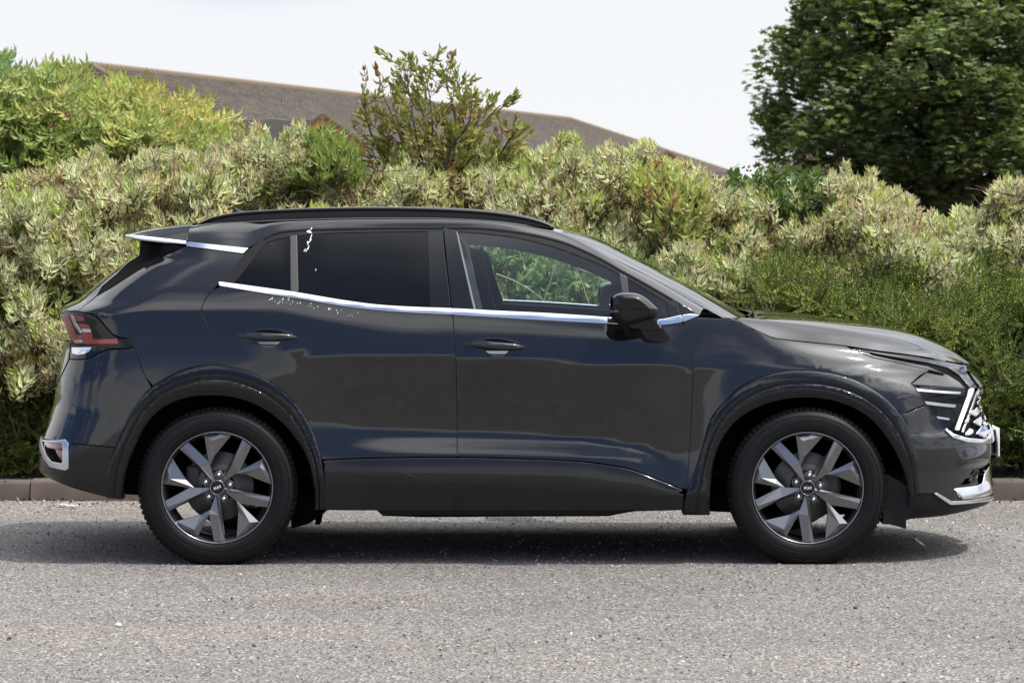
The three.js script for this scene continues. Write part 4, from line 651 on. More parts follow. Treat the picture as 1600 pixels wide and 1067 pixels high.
// ------------------------------------------------------------------ wheels
const RIMM = M(0.2, 0.2, 0.21, 0.22, { metalness: 0.85, clearcoat: 0.6, clearcoatRoughness: 0.12 });
const RIMB = M(0.05, 0.05, 0.052, 0.34, { metalness: 0.7 });
const WR = 0.2545, OR = 0.361;
function makeWheel(name) {
  const w = new THREE.Group(); w.name = name; car.add(w);
  const lathe = (pts, seg = 96) => new THREE.LatheGeometry(pts.map(([r, z]) => new THREE.Vector2(r, z)), seg).rotateX(Math.PI / 2);
  // tyre: outside at z = 0, inside at z = -0.235
  const tp = [[WR - 0.003, -0.014], [WR + 0.002, -0.006], [WR + 0.008, -0.001], [WR + 0.018, 0.003], [WR + 0.03, 0.0055], [WR + 0.036, 0.0045], [WR + 0.05, 0.005], [WR + 0.066, 0.002], [WR + 0.08, -0.005], [WR + 0.09, -0.012], [OR - 0.010, -0.021], [OR - 0.004, -0.032], [OR - 0.001, -0.05], [OR, -0.08], [OR, -0.155], [OR - 0.004, -0.2], [OR - 0.02, -0.222], [WR + 0.05, -0.24], [WR, -0.225]];
  const list = [lathe(cr(tp, 3), 128)];
  for (let k = 0; k < 84; k++) { // shoulder blocks of the tread
    const a = k / 84 * 2 * Math.PI, b = new THREE.BoxGeometry(0.018, 0.012, 0.026); b.rotateX(0.7); b.translate(0, OR - 0.0105, -0.024); b.rotateZ(a); list.push(b);
  }
  for (let k = 0; k < 168; k++) { const a = k / 168 * 2 * Math.PI, b = new THREE.BoxGeometry(0.010, 0.004, 0.11); b.translate(0, OR - 0.0005, -0.117); b.rotateZ(a); list.push(b); }
  for (const [r, z] of [[WR + 0.04, 0.0052], [WR + 0.074, 0.0002], [WR + 0.019, 0.0033]]) list.push(new THREE.TorusGeometry(r, 0.0012, 5, 96).translate(0, 0, z));
  part('tyre', merge(list), RUBBER, w);
  // rim: lip and barrel
  const rp = [[WR + 0.001, -0.016], [WR + 0.001, -0.006], [WR - 0.001, -0.003], [WR - 0.005, -0.0035], [WR - 0.007, -0.008], [WR - 0.012, -0.022], [WR - 0.022, -0.05], [WR - 0.028, -0.1], [WR - 0.025, -0.17], [WR - 0.004, -0.215]];
  const rim = part('rim', lathe(rp, 128), RIMM, w);
  // faceted spokes: corner heights are metres from the rim's face
  const S = 0.2475;
  const facets = (P, faces, outline, depth) => { const pos = []; const v = (i) => [P[i][0] * S, P[i][1] * S, P[i][2]]; for (const f of faces) for (let k = 1; k < f.length - 1; k++) pos.push(...v(f[0]), ...v(f[k]), ...v(f[k + 1])); for (let i = 0; i < outline.length; i++) { const a = v(outline[i]), b = v(outline[(i + 1) % outline.length]), a2 = [a[0], a[1], a[2] - depth], b2 = [b[0], b[1], b[2] - depth]; pos.push(...a, ...a2, ...b, ...b, ...a2, ...b2); } const g = new THREE.BufferGeometry(); g.setAttribute('position', new THREE.Float32BufferAttribute(pos, 3)); g.computeVertexNormals(); return g; };
  const main = () => facets({
    0: [.13, -.035, -.028], 1: [.13, .035, -.028], 2: [.40, -.135, -.020], 3: [.478, -.166, -.016], 4: [.985, -.088, -.011], 5: [.985, .112, -.012], 6: [.5, .062, -.022], 7: [.15, .0, -.018], 8: [.5, .012, -.004], 9: [.985, .03, -.004] },
    [[0, 7, 8, 2], [2, 8, 3], [3, 8, 9, 4], [7, 1, 6, 8], [8, 6, 5, 9], [0, 1, 7]], [0, 2, 3, 4, 9, 5, 6, 1], 0.032);
  const branch = () => facets({
    0: [.478, -.166, -.016], 1: [.40, -.135, -.020], 2: [.495, -.325, -.022], 3: [.60, -.783, -.020], 4: [.745, -.645, -.017], 5: [.90, -.392, -.019], 6: [.753, -.440, .000], 7: [.53, -.255, -.009] },
    [[1, 7, 2], [1, 0, 7], [2, 7, 6, 3], [0, 5, 6, 7], [3, 6, 4], [4, 6, 5]], [1, 2, 3, 4, 5, 0], 0.032);
  for (let k = 0; k < 5; k++) { const a = -Math.PI / 2 + k * 2 * Math.PI / 5; part('spoke', mergeGeometries([main(), branch()]).rotateZ(a), RIMM, w); }
  // hub with five nuts
  part('hub', lathe([[0, -0.03], [0.042, -0.03], [0.06, -0.034], [0.074, -0.045], [0.076, -0.08]], 48), RIMB, w);
  const nut = merge([new THREE.CylinderGeometry(0.0095, 0.0105, 0.02, 6).rotateX(Math.PI / 2), new THREE.SphereGeometry(0.0092, 12, 8).scale(1, 1, 0.7).translate(0, 0, 0.01)]), cup = new THREE.TorusGeometry(0.0155, 0.0022, 8, 24);
  for (let k = 0; k < 5; k++) { const a = (10 + 72 * k) * Math.PI / 180, x = 0.0585 * Math.cos(a), y = 0.0585 * Math.sin(a); const n = part('wheel_nut', nut.clone().translate(x, y, -0.03), CHROME, w); part('nut_seat', cup.clone().translate(x, y, -0.028), RIMM, w); }
  const cap = part('hub_cap', lathe([[0, -0.0125], [0.026, -0.0125], [0.0305, -0.0135], [0.0335, -0.0155], [0.0345, -0.03]], 48), GLOSS, w);
  part('cap_ring', new THREE.TorusGeometry(0.0322, 0.0011, 6, 48).translate(0, 0, -0.0142), SATIN, w);
  // the maker's letters, drawn as one bent line and a stroke, raised on the cap
  const st = (a, b, c, d, t) => { const l = Math.hypot(c - a, d - b), g = new THREE.BoxGeometry(l + t * 0.7, t, 0.0016); g.rotateZ(Math.atan2(d - b, c - a)); g.translate((a + c) / 2, (b + d) / 2, -0.0118); return g; };
  const u = 0.0062, t = 0.0026;
  const letters = merge([st(-3.6 * u, -u, -3.6 * u, u, t), st(-3.6 * u, -u * 0.3, -1.7 * u, u, t), st(-2.9 * u, u * 0.1, -1.3 * u, -u, t), st(-0.55 * u, u, -0.55 * u, -u, t), st(-0.55 * u, -u, 1.6 * u, u, t), st(1.6 * u, u, 1.6 * u, -u, t)]).translate(0.0062, 0, 0).scale(0.92, 0.95, 1);
  part('letters', letters, M(0.8, 0.8, 0.82, 0.3), w);
  // brake disc and caliper
  part('brake_disc', lathe([[0.06, -0.075], [0.1, -0.075], [0.102, -0.098], [0.158, -0.098], [0.158, -0.122], [0.06, -0.122]], 64), M(0.10, 0.095, 0.09, 0.42, { metalness: 0.7 }), w);
  return w;
}
{
  const zF = 0.918, rear = toCar(338, 766), front = toCar(1263, 767), y = 0.35;
  const px = (p) => (p - CX) * (ZC - zF) / FPX;
  const a = makeWheel('wheel'); a.position.set(px(338.5), y, zF); a.rotation.z = 0.03;
  a.getObjectByName('letters').rotation.z = 0.34;
  const b = a.clone(); b.name = 'wheel'; car.add(b); b.position.set(px(1263), y - 0.002, zF); b.rotation.z = 0.0; b.getObjectByName('letters').rotation.z = 0;
  for (const [p, r] of [[338.5, 0.4], [1263, 1.1]]) { const c = a.clone(); car.add(c); c.position.set(px(p), y, -zF); c.rotation.set(0, Math.PI, r); }
  for (const [p, cx, cy] of [[338.5, -0.115, 0.03], [1263, 0.118, 0.01]]) for (const s of [1, -1]) {
    const cal = new RoundedBoxGeometry(0.07, 0.13, 0.075, 3, 0.018).translate(px(p) + cx, y + cy, s * (zF - 0.118)); part('brake_caliper', cal, M(0.05, 0.05, 0.052, 0.5), car);
  }
  const ax = merge([new THREE.CylinderGeometry(0.035, 0.035, 1.4, 12).rotateX(Math.PI / 2).translate(px(338.5), y, 0), new THREE.CylinderGeometry(0.03, 0.03, 1.4, 12).rotateX(Math.PI / 2).translate(px(1263), y, 0)]);
  part('axle', ax, VOID, car);
}
{ // underside, mud flaps, interior
  const sh = new THREE.Shape(); const low = [[75, 740], [190, 772], [503, 790], [588, 797], [598, 806], [660, 808], [950, 806.5], [990, 799], [1066, 797], [1130, 800], [1420, 806], [1500, 790], [1520, 760], [1066, 770], [503, 770], [190, 750]];
  low.map(([x, y]) => at(x, y, 0.62)).forEach((p, i) => i ? sh.lineTo(p.x, p.y) : sh.moveTo(p.x, p.y));
  part('underbody', new THREE.ExtrudeGeometry(sh, { depth: 1.24, bevelEnabled: false }).translate(0, 0, -0.62), VOID, car);
  const flap = (pts, z) => { const s = new THREE.Shape(); pts.map(([x, y]) => at(x, y, z)).forEach((p, i) => i ? s.lineTo(p.x, p.y) : s.moveTo(p.x, p.y)); return new THREE.ExtrudeGeometry(s, { depth: 0.16, bevelEnabled: false }).translate(0, 0, z - 0.16); };
  const f1 = flap([[1385, 740], [1421, 760], [1421, 812], [1417, 812], [1416.5, 827], [1404, 822.5], [1388, 819], [1380, 819]], 0.88), f2 = flap([[450, 760], [492, 780], [502, 798], [511, 797], [501.5, 806], [499, 820], [493, 820], [492, 812], [481, 819], [455, 826]], 0.72);
  for (const f of [(g) => g, mirrored]) { part('mud_flap', f(f1), MATT, car); part('suspension_arm', f(f2), VOID, car); }
  const jack = flap([[1066, 796], [1108, 796], [1109, 804.8], [1068, 804.8]], 0.87); part('sill_end', jack, MATT, car); part('sill_end', mirrored(jack), MATT, car);
  // number plate on the nose
  const pl = at(1558, 690, 0); const plate = part('number_plate', box(2.300, 2.309, 0.44, 0.575, -0.26, 0.26, 0.004), M(0.75, 0.75, 0.73, 0.4), car);
  part('plate_holder', box(2.25, 2.2995, 0.45, 0.565, -0.2, 0.2, 0.01), MATT, car);
  // floor, dashboard, seats, steering wheel
  part('cabin_floor', merge([box(-1.5, 1.0, 0.38, 0.42, -0.75, 0.75), box(-1.9, -1.45, 0.42, 0.9, -0.75, 0.75), box(0.95, 1.02, 0.4, 1.0, -0.74, 0.74)]), VOID, car);
  part('dashboard', merge([new RoundedBoxGeometry(0.5, 0.2, 1.38, 4, 0.06).translate(0.82, 0.99, 0), new RoundedBoxGeometry(0.3, 0.1, 0.4, 3, 0.04).translate(0.62, 1.05, 0.36)]), TRIM, car);
  const seat = (x, z, w) => { const back = new RoundedBoxGeometry(0.13, 0.62, w, 4, 0.055).rotateZ(0.3).translate(x - 0.2, 0.96, z), cus = new RoundedBoxGeometry(0.52, 0.14, w, 4, 0.05).rotateZ(0.1).translate(x + 0.06, 0.66, z); return [back, cus]; };
  const head = (x, z) => [new RoundedBoxGeometry(0.09, 0.19, 0.26, 4, 0.04).rotateZ(0.2).translate(x - 0.305, 1.345, z)];
  for (const z of [0.37, -0.37]) { const s = part('seat', merge(seat(-0.18, z, 0.5)), FABRIC, car); part('headrest', merge(head(-0.18, z)), FABRIC, s); }
  const rs = part('seat', merge(seat(-0.98, 0, 0.92)), FABRIC, car); for (const z of [0.3, -0.3]) part('headrest', merge(head(-0.98, z)), FABRIC, rs);
  const sw = new THREE.TorusGeometry(0.18, 0.015, 12, 48).rotateY(Math.PI / 2).rotateZ(-0.42).translate(0.455, 1.02, 0.37);
  part('steering_wheel', merge([sw, new RoundedBoxGeometry(0.05, 0.1, 0.16, 3, 0.02).rotateZ(-0.42).translate(0.47, 1.0, 0.37)]), M(0.05, 0.052, 0.056, 0.4), car);
  const belt = tube([at(752, 385, -0.66), at(760, 440, -0.68), at(777, 500, -0.69)], [0.012, 0.012, 0.012], 6), belt2 = tube([at(718, 368, .66), at(726, 378, .665), at(738, 430, .70), at(752, 500, .74)], [0.011, 0.011, 0.011, 0.011], 6);
  part('seat_belt', belt, M(0.07, 0.075, 0.08, 0.7), car); part('seat_belt', belt2, M(0.07, 0.075, 0.08, 0.7), car);
}
{ // bird droppings splashed on the rear window and the door below
  seed = 51; const WHITE = M(0.72, 0.71, 0.66, 0.8), blob = (x, y, l, w, a) => { const c = toCar(x, y), o = []; for (let k = 0; k < 9; k++) { const t = k / 9 * 2 * Math.PI, r = rr(0.7, 1.2), u = Math.cos(t) * l * r, v = Math.sin(t) * w * r; o.push([c[0] + u * Math.cos(a) - v * Math.sin(a), c[1] + u * Math.sin(a) + v * Math.cos(a)]); } return panelGeo(o, { g: 0.01, off: 0.0045, skirt: 0.003, chamfer: 0.0006 }); };
  const win = [blob(482, 362, 0.011, 0.006, 0.1), blob(486, 358, 0.006, 0.002, 1.3), blob(484, 363.5, 0.009, 0.003, -0.3)], door = [];
  for (let i = 0; i < 13; i++) { const t = rnd(); win.push(blob(486 - 13 * t * rr(0.3, 1.2), 369 + 24 * t, rr(0.002, 0.011), rr(0.0007, 0.0016), rr(0.9, 1.4))); }
  win.push(blob(493, 422, 0.006, 0.001, 1.3));
  for (let i = 0; i < 34; i++) { const t = Math.pow(rnd(), 1.2); door.push(blob(lerp(425, 560, t) + rr(-5, 5), lerp(466, 491, t) + rr(-3, 7), Math.pow(rnd(), 2.5) * 0.007 + 0.0009, rr(0.0005, 0.0012), rr(0.5, 1.7))); }
  part('bird_dropping', merge(win), WHITE, doorParts.rear[0]); part('bird_dropping', merge(door), WHITE, doorParts.rear[0]);
}
// ------------------------------------------------------------------ leaves and shoots
// one folded, curved leaf along +y with a colour for its middle and its margin
function leaf(len, wid, mid, edge, o = {}) {
  const nt = o.nt ?? 4, us = o.us ?? [-1, -0.5, 0, 0.5, 1], pos = [], cl = [], idx = [], curl = o.curl ?? 0.35, fold = o.fold ?? 0.35, m = us.length;
  for (let i = 0; i <= nt; i++) { const t = i / nt, w = wid * Math.pow(Math.sin(Math.PI * Math.pow(clamp(t, 0.02, 0.985), o.bulge ?? 0.75)), o.point ?? 1.15);
    for (const u of us) { const y = len * t, z = -curl * len * t * t + Math.abs(u) * w * fold, k = Math.pow(Math.abs(u), 0.8); pos.push(u * w * 0.5, y, z); const v = o.vein && u === 0 ? 1.25 : 1; cl.push(lerp(mid[0], edge[0], k) * v, lerp(mid[1], edge[1], k) * v, lerp(mid[2], edge[2], k) * v); } }
  for (let i = 0; i < nt; i++) for (let j = 0; j < m - 1; j++) { const a = i * m + j; idx.push(a, a + 1, a + m, a + 1, a + m + 1, a + m); }
  const g = new THREE.BufferGeometry(); g.setAttribute('position', new THREE.Float32BufferAttribute(pos, 3)); g.setAttribute('color', new THREE.Float32BufferAttribute(cl, 3)); g.setIndex(idx); g.computeVertexNormals(); return g;
}
function paintGeo(g, c) { g = g.index ? g : g; const n = g.attributes.position.count, a = new Float32Array(n * 3); for (let i = 0; i < n; i++) a.set(c, i * 3); g.setAttribute('color', new THREE.BufferAttribute(a, 3)); g.deleteAttribute('uv'); return g; }
const mergeC = (l) => mergeGeometries(l.map((g) => { const h = g.index ? g.toNonIndexed() : g; for (const k of Object.keys(h.attributes)) if (!['position', 'normal', 'color'].includes(k)) h.deleteAttribute(k); return h; }));
const vary = (c, k) => { const b = 1 + rr(-k, k), h = rr(-k, k) * 0.5; return [c[0] * b * (1 + h), c[1] * b, c[2] * b * (1 - h)]; };
// a shoot: a stem along +y carrying leaves; spread is the angle from the stem
function shoot({ len = 0.16, pairs = 3, tip = 4, leafLen = 0.07, leafWid = 0.028, mid, edge, stem = [0.07, 0.022, 0.018], spread = [0.7, 1.25], curl = 0.4, kv = 0.2, dirt = 0, nt = 4, us, fold, bulge }) {
  const l = [paintGeo(new THREE.CylinderGeometry(0.0018, 0.0032, len, 4, 1, true).translate(0, len / 2, 0), stem)];
  const add = (y, az, tilt, s) => { const g = leaf(leafLen * s, leafWid * s * rr(0.85, 1.15), vary(mid, kv), vary(edge, kv), { curl: curl * rr(0.3, 1.5), nt, us, fold, bulge }); g.rotateY(rr(-0.5, 0.5)); g.rotateX(tilt); g.rotateY(az); g.translate(0, y, 0); l.push(g); };
  let az = rr(0, 3);
  for (let p = 0; p < pairs; p++) { az += 1.57 + rr(-0.3, 0.3); const y = len * (0.25 + 0.65 * p / Math.max(1, pairs)); for (const k of [0, Math.PI]) add(y + rr(-0.01, 0.01), az + k + rr(-0.25, 0.25), rr(...spread), rr(0.8, 1.15)); }
  for (let k = 0; k < tip; k++) add(len * 0.98, k / tip * 6.28 + rr(-0.4, 0.4), rr(0.4, 1.25), rr(0.6, 1.05));
  return mergeC(l);
}
function spray(n, len, leafLen, mid, edge, k = 0.3) { // a twig feathered with many tiny leaves in two rows
  const l = [paintGeo(new THREE.CylinderGeometry(0.0012, 0.0025, len, 3, 1, true).translate(0, len / 2, 0), [0.05, 0.03, 0.015])];
  for (let i = 0; i < n; i++) { const t = (i + 0.5) / n, s = 1.15 - 0.55 * t; for (const d of [-1, 1]) { const g = leaf(leafLen * s, leafLen * 0.55 * s, vary(mid, k), vary(edge, k), { nt: 2, us: [-1, 0, 1], curl: 0.2 }); g.rotateY(rr(-0.9, 0.9)); g.rotateZ(-d * rr(0.7, 1.25)); g.rotateX(rr(-0.5, 0.5)); g.translate(0, len * (0.08 + 0.92 * t), 0); l.push(g); } }
  return mergeC(l);
}
function pinnate(n, len, ll, lw, mid, edge) { // a compound leaf, leaflets either side of a stalk
  const l = [paintGeo(new THREE.CylinderGeometry(0.0012, 0.002, len, 3, 1, true).translate(0, len / 2, 0), [0.14, 0.15, 0.03])];
  for (let i = 0; i < n; i++) { const t = (i + 1) / (n + 0.6); for (const d of [-1, 1]) { const g = leaf(ll * rr(0.85, 1.1), lw, vary(mid, 0.22), vary(edge, 0.22), { nt: 3, us: [-1, 0, 1], curl: 0.5, fold: 0.5 }); g.rotateZ(-d * rr(0.75, 1.15)); g.rotateX(rr(-0.1, 0.5)); g.translate(0, len * t, 0); l.push(g); } }
  const g = leaf(ll, lw, vary(mid, 0.2), vary(edge, 0.2), { nt: 3, us: [-1, 0, 1], curl: 0.5 }); g.translate(0, len, 0); l.push(g);
  return mergeC(l);
}
function whorl(make, n, tilt) { const l = []; for (let k = 0; k < n; k++) { const g = make(); g.rotateX(rr(...tilt)); g.rotateY(k / n * 6.28 + rr(-0.4, 0.4)); g.translate(0, rr(0, 0.08), 0); l.push(g); } return mergeGeometries(l); }
const LEAFMAT = (t = 0.38, rough = 0.9) => new THREE.MeshPhysicalMaterial({ color: col(1, 1, 1), vertexColors: true, roughness: rough, transmission: t, thickness: 0, specularIntensity: 0.6 });
const BARK = M(0.055, 0.036, 0.028, 0.9), REDBARK = M(0.075, 0.026, 0.02, 0.8), BERRY = M(0.10, 0.012, 0.014, 0.35);
const UP = V(0, 1, 0), dummy = new THREE.Object3D();
function aim(dir, roll) { const q = new THREE.Quaternion().setFromUnitVectors(UP, dir.clone().normalize()); return q.multiply(new THREE.Quaternion().setFromAxisAngle(UP, roll)); }

// A shrub: shoots fill the space between a front and a back depth inside an outline; the foremost are parts of their own, the rest one mass
function shrub(s) {
  const t = thing(s.name, s.label, s.category ?? 'shrub', s.group), list = [];
  let x0 = 1e9, x1 = -1e9, y0 = 1e9, y1 = -1e9; for (const [x, y] of s.outline) { x0 = Math.min(x0, x); x1 = Math.max(x1, x); y0 = Math.min(y0, y); y1 = Math.max(y1, y); }
  const cx = (x0 + x1) / 2;
  let guard = 0;
  while (list.length < s.n && guard++ < s.n * 30) {
    const x = rr(x0, x1), y = rr(y0, y1); if (!inside(s.outline, x, y)) continue;
    const hidden = x > 330 && x < 1120 && y > 470; if (hidden && rnd() < 0.72 && !s.full) continue;
    // uneven front: tufts stand forward, hollows go back
    const bump = fbm(x * 0.012 + (s.k ?? 0), y * 0.016, 3.7, 3), u = Math.pow(rnd(), s.pow ?? 1.2);
    if (s.gap && fbm(x * 0.02 + (s.k ?? 0) + 5, y * 0.024, 9.1, 3) < s.gap && rnd() < 0.75) continue;
    const top = smooth(70, 0, y - s.topAt(x)), z = s.z - u * s.depth + bump * (s.bump ?? 0.5) - top * 0.25 * s.depth - (s.lean ?? 0) * Math.max(0, EYE + (HY - y) * 19.3 / FPX - 0.25);
    const p = at(x, y, z), d = V((x - cx) / (x1 - x0) * 0.5 + rr(-0.55, 0.55), (s.up ?? 0.7) + rr(-0.35, 0.45), (s.out ?? 0.55) + rr(-0.5, 0.5));
    const sc = rr(...(s.size ?? [0.8, 1.2])); p.addScaledVector(d.clone().normalize(), -(s.reach ?? 0.16) * sc * smooth(120, 10, y - s.topAt(x)));
    list.push({ p, q: aim(d, rr(0, 6.28)), s: sc, v: Math.floor(rnd() * s.shoots.length), u: u - bump * 0.4, tint: s.tint ? s.tint(x, y) : [1, 1, 1], vis: !hidden && x > -10 && x < 1610 && y > -10 });
  }
  const front = s.parts === 0 ? [] : list.filter((e) => e.vis).sort((a, b) => a.u - b.u).slice(0, s.parts ?? 160), set = new Set(front);
  const tints = [0.86, 1, 1.14].map((k) => { const m = s.mat.clone(); m.color = col(k * (s.base?.[0] ?? 1), k * (s.base?.[1] ?? 1), k * (s.base?.[2] ?? 1)); return m; });
  for (const e of front) { const m = part(s.partName ?? 'leafy_shoot', s.shoots[e.v], tints[Math.floor(rnd() * 3)], t); m.position.copy(e.p); m.quaternion.copy(e.q); m.scale.setScalar(e.s); }
  s.shoots.forEach((g, v) => {
    const es = list.filter((e) => e.v === v && !set.has(e)); if (!es.length) return;
    const im = new THREE.InstancedMesh(g, s.mat, es.length); im.name = 'foliage'; im.castShadow = im.receiveShadow = true; im.userData.kind = 'stuff';
    es.forEach((e, i) => { dummy.position.copy(e.p); dummy.quaternion.copy(e.q); dummy.scale.setScalar(e.s); dummy.updateMatrix(); im.setMatrixAt(i, dummy.matrix); const b = rr(0.78, 1.2); im.setColorAt(i, col(e.tint[0] * b * (s.base?.[0] ?? 1), e.tint[1] * b * (s.base?.[1] ?? 1), e.tint[2] * b * (s.base?.[2] ?? 1))); });
    t.add(im);
  });
  if (s.stems) { // woody stems rising out of the ground, branching
    const l = []; for (let i = 0; i < s.stems; i++) {
      const x = rr(x0 + 20, x1 - 20), z = s.z - s.depth * rr(0.15, 0.8), b = at(x, 700, z); b.y = 0.05; let topx = x + rr(-70, 70), ty = s.topAt(clamp(topx, x0, x1)) + rr(15, 90); const e = at(topx, ty, z + rr(-0.2, 0.3) - (s.lean ?? 0) * Math.max(0, EYE + (HY - ty) * 19.3 / FPX - 0.25)), m1 = b.clone().lerp(e, 0.4).add(V(rr(-0.1, 0.1), 0, rr(-0.05, 0.15))), m2 = b.clone().lerp(e, 0.75).add(V(rr(-0.08, 0.08), 0, rr(-0.05, 0.1)));
      l.push(tube([b, m1, m2, e], [0.011, 0.008, 0.006, 0.003], 5));
      for (let k = 0; k < 4; k++) { const f = m1.clone().lerp(e, rr(0, 0.85)); l.push(tube([f, f.clone().add(V(rr(-0.16, 0.16), rr(0.06, 0.2), rr(0, 0.2))), f.clone().add(V(rr(-0.3, 0.3), rr(0.15, 0.38), rr(0, 0.32)))], [0.005, 0.004, 0.002], 4)); }
    }
    part('branch', merge(l), s.bark ?? REDBARK, t);
  }
  if (s.berries) for (const [x, y] of s.berries) { const l = []; const c = at(x, y, s.z + (s.berryZ ?? (s.lean ? 0.05 - s.lean * Math.max(0, EYE + (HY - y) * 19.3 / FPX - 0.25) : 0.12))); for (let k = 0; k < 11; k++) l.push(new THREE.IcosahedronGeometry(0.0055, 1).translate(c.x + rr(-0.03, 0.03), c.y + rr(-0.02, 0.02), c.z + rr(-0.03, 0.03))); part('berry_cluster', merge(l), BERRY, t); }
  return t;
}
const topLine = (pts) => { const f = pchip(pts.map((p) => p[0]), pts.map((p) => p[1])); return f; };
function outlineOf(top, bottom) { const f = topLine(top), x0 = top[0][0], x1 = top[top.length - 1][0], o = []; for (let x = x0; x <= x1; x += 4) o.push([x, f(x) + 7 * fbm(x * 0.045, 2.2, 7, 3) * 2]); return { outline: [...o, ...rev(bottom)], topAt: f }; }

seed = 101;
const CREAM = [0.82, 0.79, 0.45], GREY = [0.13, 0.20, 0.065];
const dogwood = []; for (let i = 0; i < 5; i++) dogwood.push(shoot({ mid: GREY, edge: CREAM, leafLen: 0.058, leafWid: 0.0195, len: 0.115, pairs: 3, tip: 5, spread: [0.9, 1.55], us: [-1, -0.58, 0, 0.58, 1], fold: 0.25 }));
for (let i = 0; i < 2; i++) dogwood.push(shoot({ mid: [0.19, 0.2, 0.1], edge: [0.7, 0.6, 0.38], leafLen: 0.048, leafWid: 0.016, len: 0.14, pairs: 4, tip: 4, us: [-1, -0.5, 0, 0.5, 1] }));
dogwood.push(shoot({ mid: [0.2, 0.27, 0.05], edge: [0.42, 0.46, 0.13], leafLen: 0.058, leafWid: 0.02, len: 0.13, pairs: 3, tip: 4, spread: [0.8, 1.4], us: [-1, -0.5, 0, 0.5, 1] }));
const DOG = LEAFMAT(0.36);
const pinkish = (x, y) => { const n = fbm(x * 0.011, y * 0.014, 4.4, 3), b = 1 + 0.35 * fbm(x * 0.02, y * 0.02, 8.8, 2); const g = fbm(x * 0.009 + 30, y * 0.012, 1.4, 3); return n > 0.14 ? [b * 1.0, b * 0.88, b * 0.8] : g > 0.17 ? [b * 0.92, b * 0.99, b * 0.7] : [b * 1.04, b * 1.02, b * 0.96]; };
const dogCommon = { name: 'variegated_shrub', group: 'variegated shrubs of the hedge behind the car', shoots: dogwood, mat: DOG, tint: pinkish, stems: 26, reach: 0.13, gap: -0.14, bump: 1.05, lean: 0.95, up: 0.85, out: 0.6 };
shrub({ ...dogCommon, ...outlineOf([[-140, 250], [-60, 262], [0, 272], [60, 270], [110, 250], [150, 228], [185, 262], [230, 236], [270, 232], [310, 240], [345, 215]], [[-140, 640], [-20, 640], [60, 630], [90, 620], [345, 620]]), label: 'cream and green variegated shrub left of the car, reaching below its tail lamp', z: -2.42, lean: 0.8, depth: 1.4, n: 5800, parts: 280, k: 1, size: [0.95, 1.35], berries: [[52, 288], [28, 292], [3, 290], [114, 296], [190, 345], [203, 343], [85, 335]] });
shrub({ ...dogCommon, ...outlineOf([[325, 225], [365, 205], [385, 190], [405, 196], [430, 222], [450, 200], [470, 178], [485, 225], [520, 262], [560, 262], [590, 250], [640, 232], [680, 238], [730, 222], [775, 235]], [[325, 640], [775, 640]]), label: 'cream and green variegated shrub behind the rear doors and roof rail', z: -2.85, depth: 1.3, n: 4700, parts: 240, k: 5, berries: [[520, 330], [545, 325]] });
shrub({ ...dogCommon, ...outlineOf([[745, 245], [775, 232], [800, 225], [840, 232], [868, 218], [900, 208], [915, 245], [955, 222], [975, 232], [1018, 215], [1028, 250], [1080, 252], [1110, 272], [1150, 282], [1180, 290]], [[745, 640], [1000, 640], [1080, 480], [1180, 440]]), label: 'cream and green variegated shrub above the windscreen and front window', z: -2.85, depth: 1.3, n: 4700, parts: 260, k: 9 });
shrub({ ...dogCommon, ...outlineOf([[1150, 300], [1185, 290], [1230, 300], [1270, 300], [1300, 268], [1320, 252], [1340, 280], [1362, 252], [1380, 285], [1405, 295], [1440, 320], [1480, 345], [1520, 348]], [[1150, 560], [1520, 560]]), label: 'pale variegated shrub with two tall tips in front of the dark tree', z: -2.85, depth: 1.2, n: 3700, parts: 240, k: 14 });
shrub({ ...dogCommon, ...outlineOf([[1470, 360], [1500, 322], [1530, 330], [1552, 300], [1575, 275], [1600, 285], [1640, 270], [1700, 285], [1760, 320]], [[1470, 540], [1760, 540]]), label: 'pale variegated shrub at the right edge, above the dark green hedge', z: -2.95, depth: 1.2, n: 2600, parts: 180, k: 19 });
// a low sprig of it that grows out beside the screen
shrub({ ...dogCommon, group: undefined, stems: 3, ...outlineOf([[1010, 425], [1040, 395], [1080, 380], [1110, 400], [1140, 408], [1180, 425], [1200, 432]], [[1010, 470], [1060, 480], [1130, 480], [1200, 450]]), label: 'bright cream tuft of variegated leaves close behind the top of the bonnet', z: -3.1, depth: 0.45, n: 260, lean: 0, parts: 110, k: 23, size: [1.1, 1.5], bump: 0.2 });

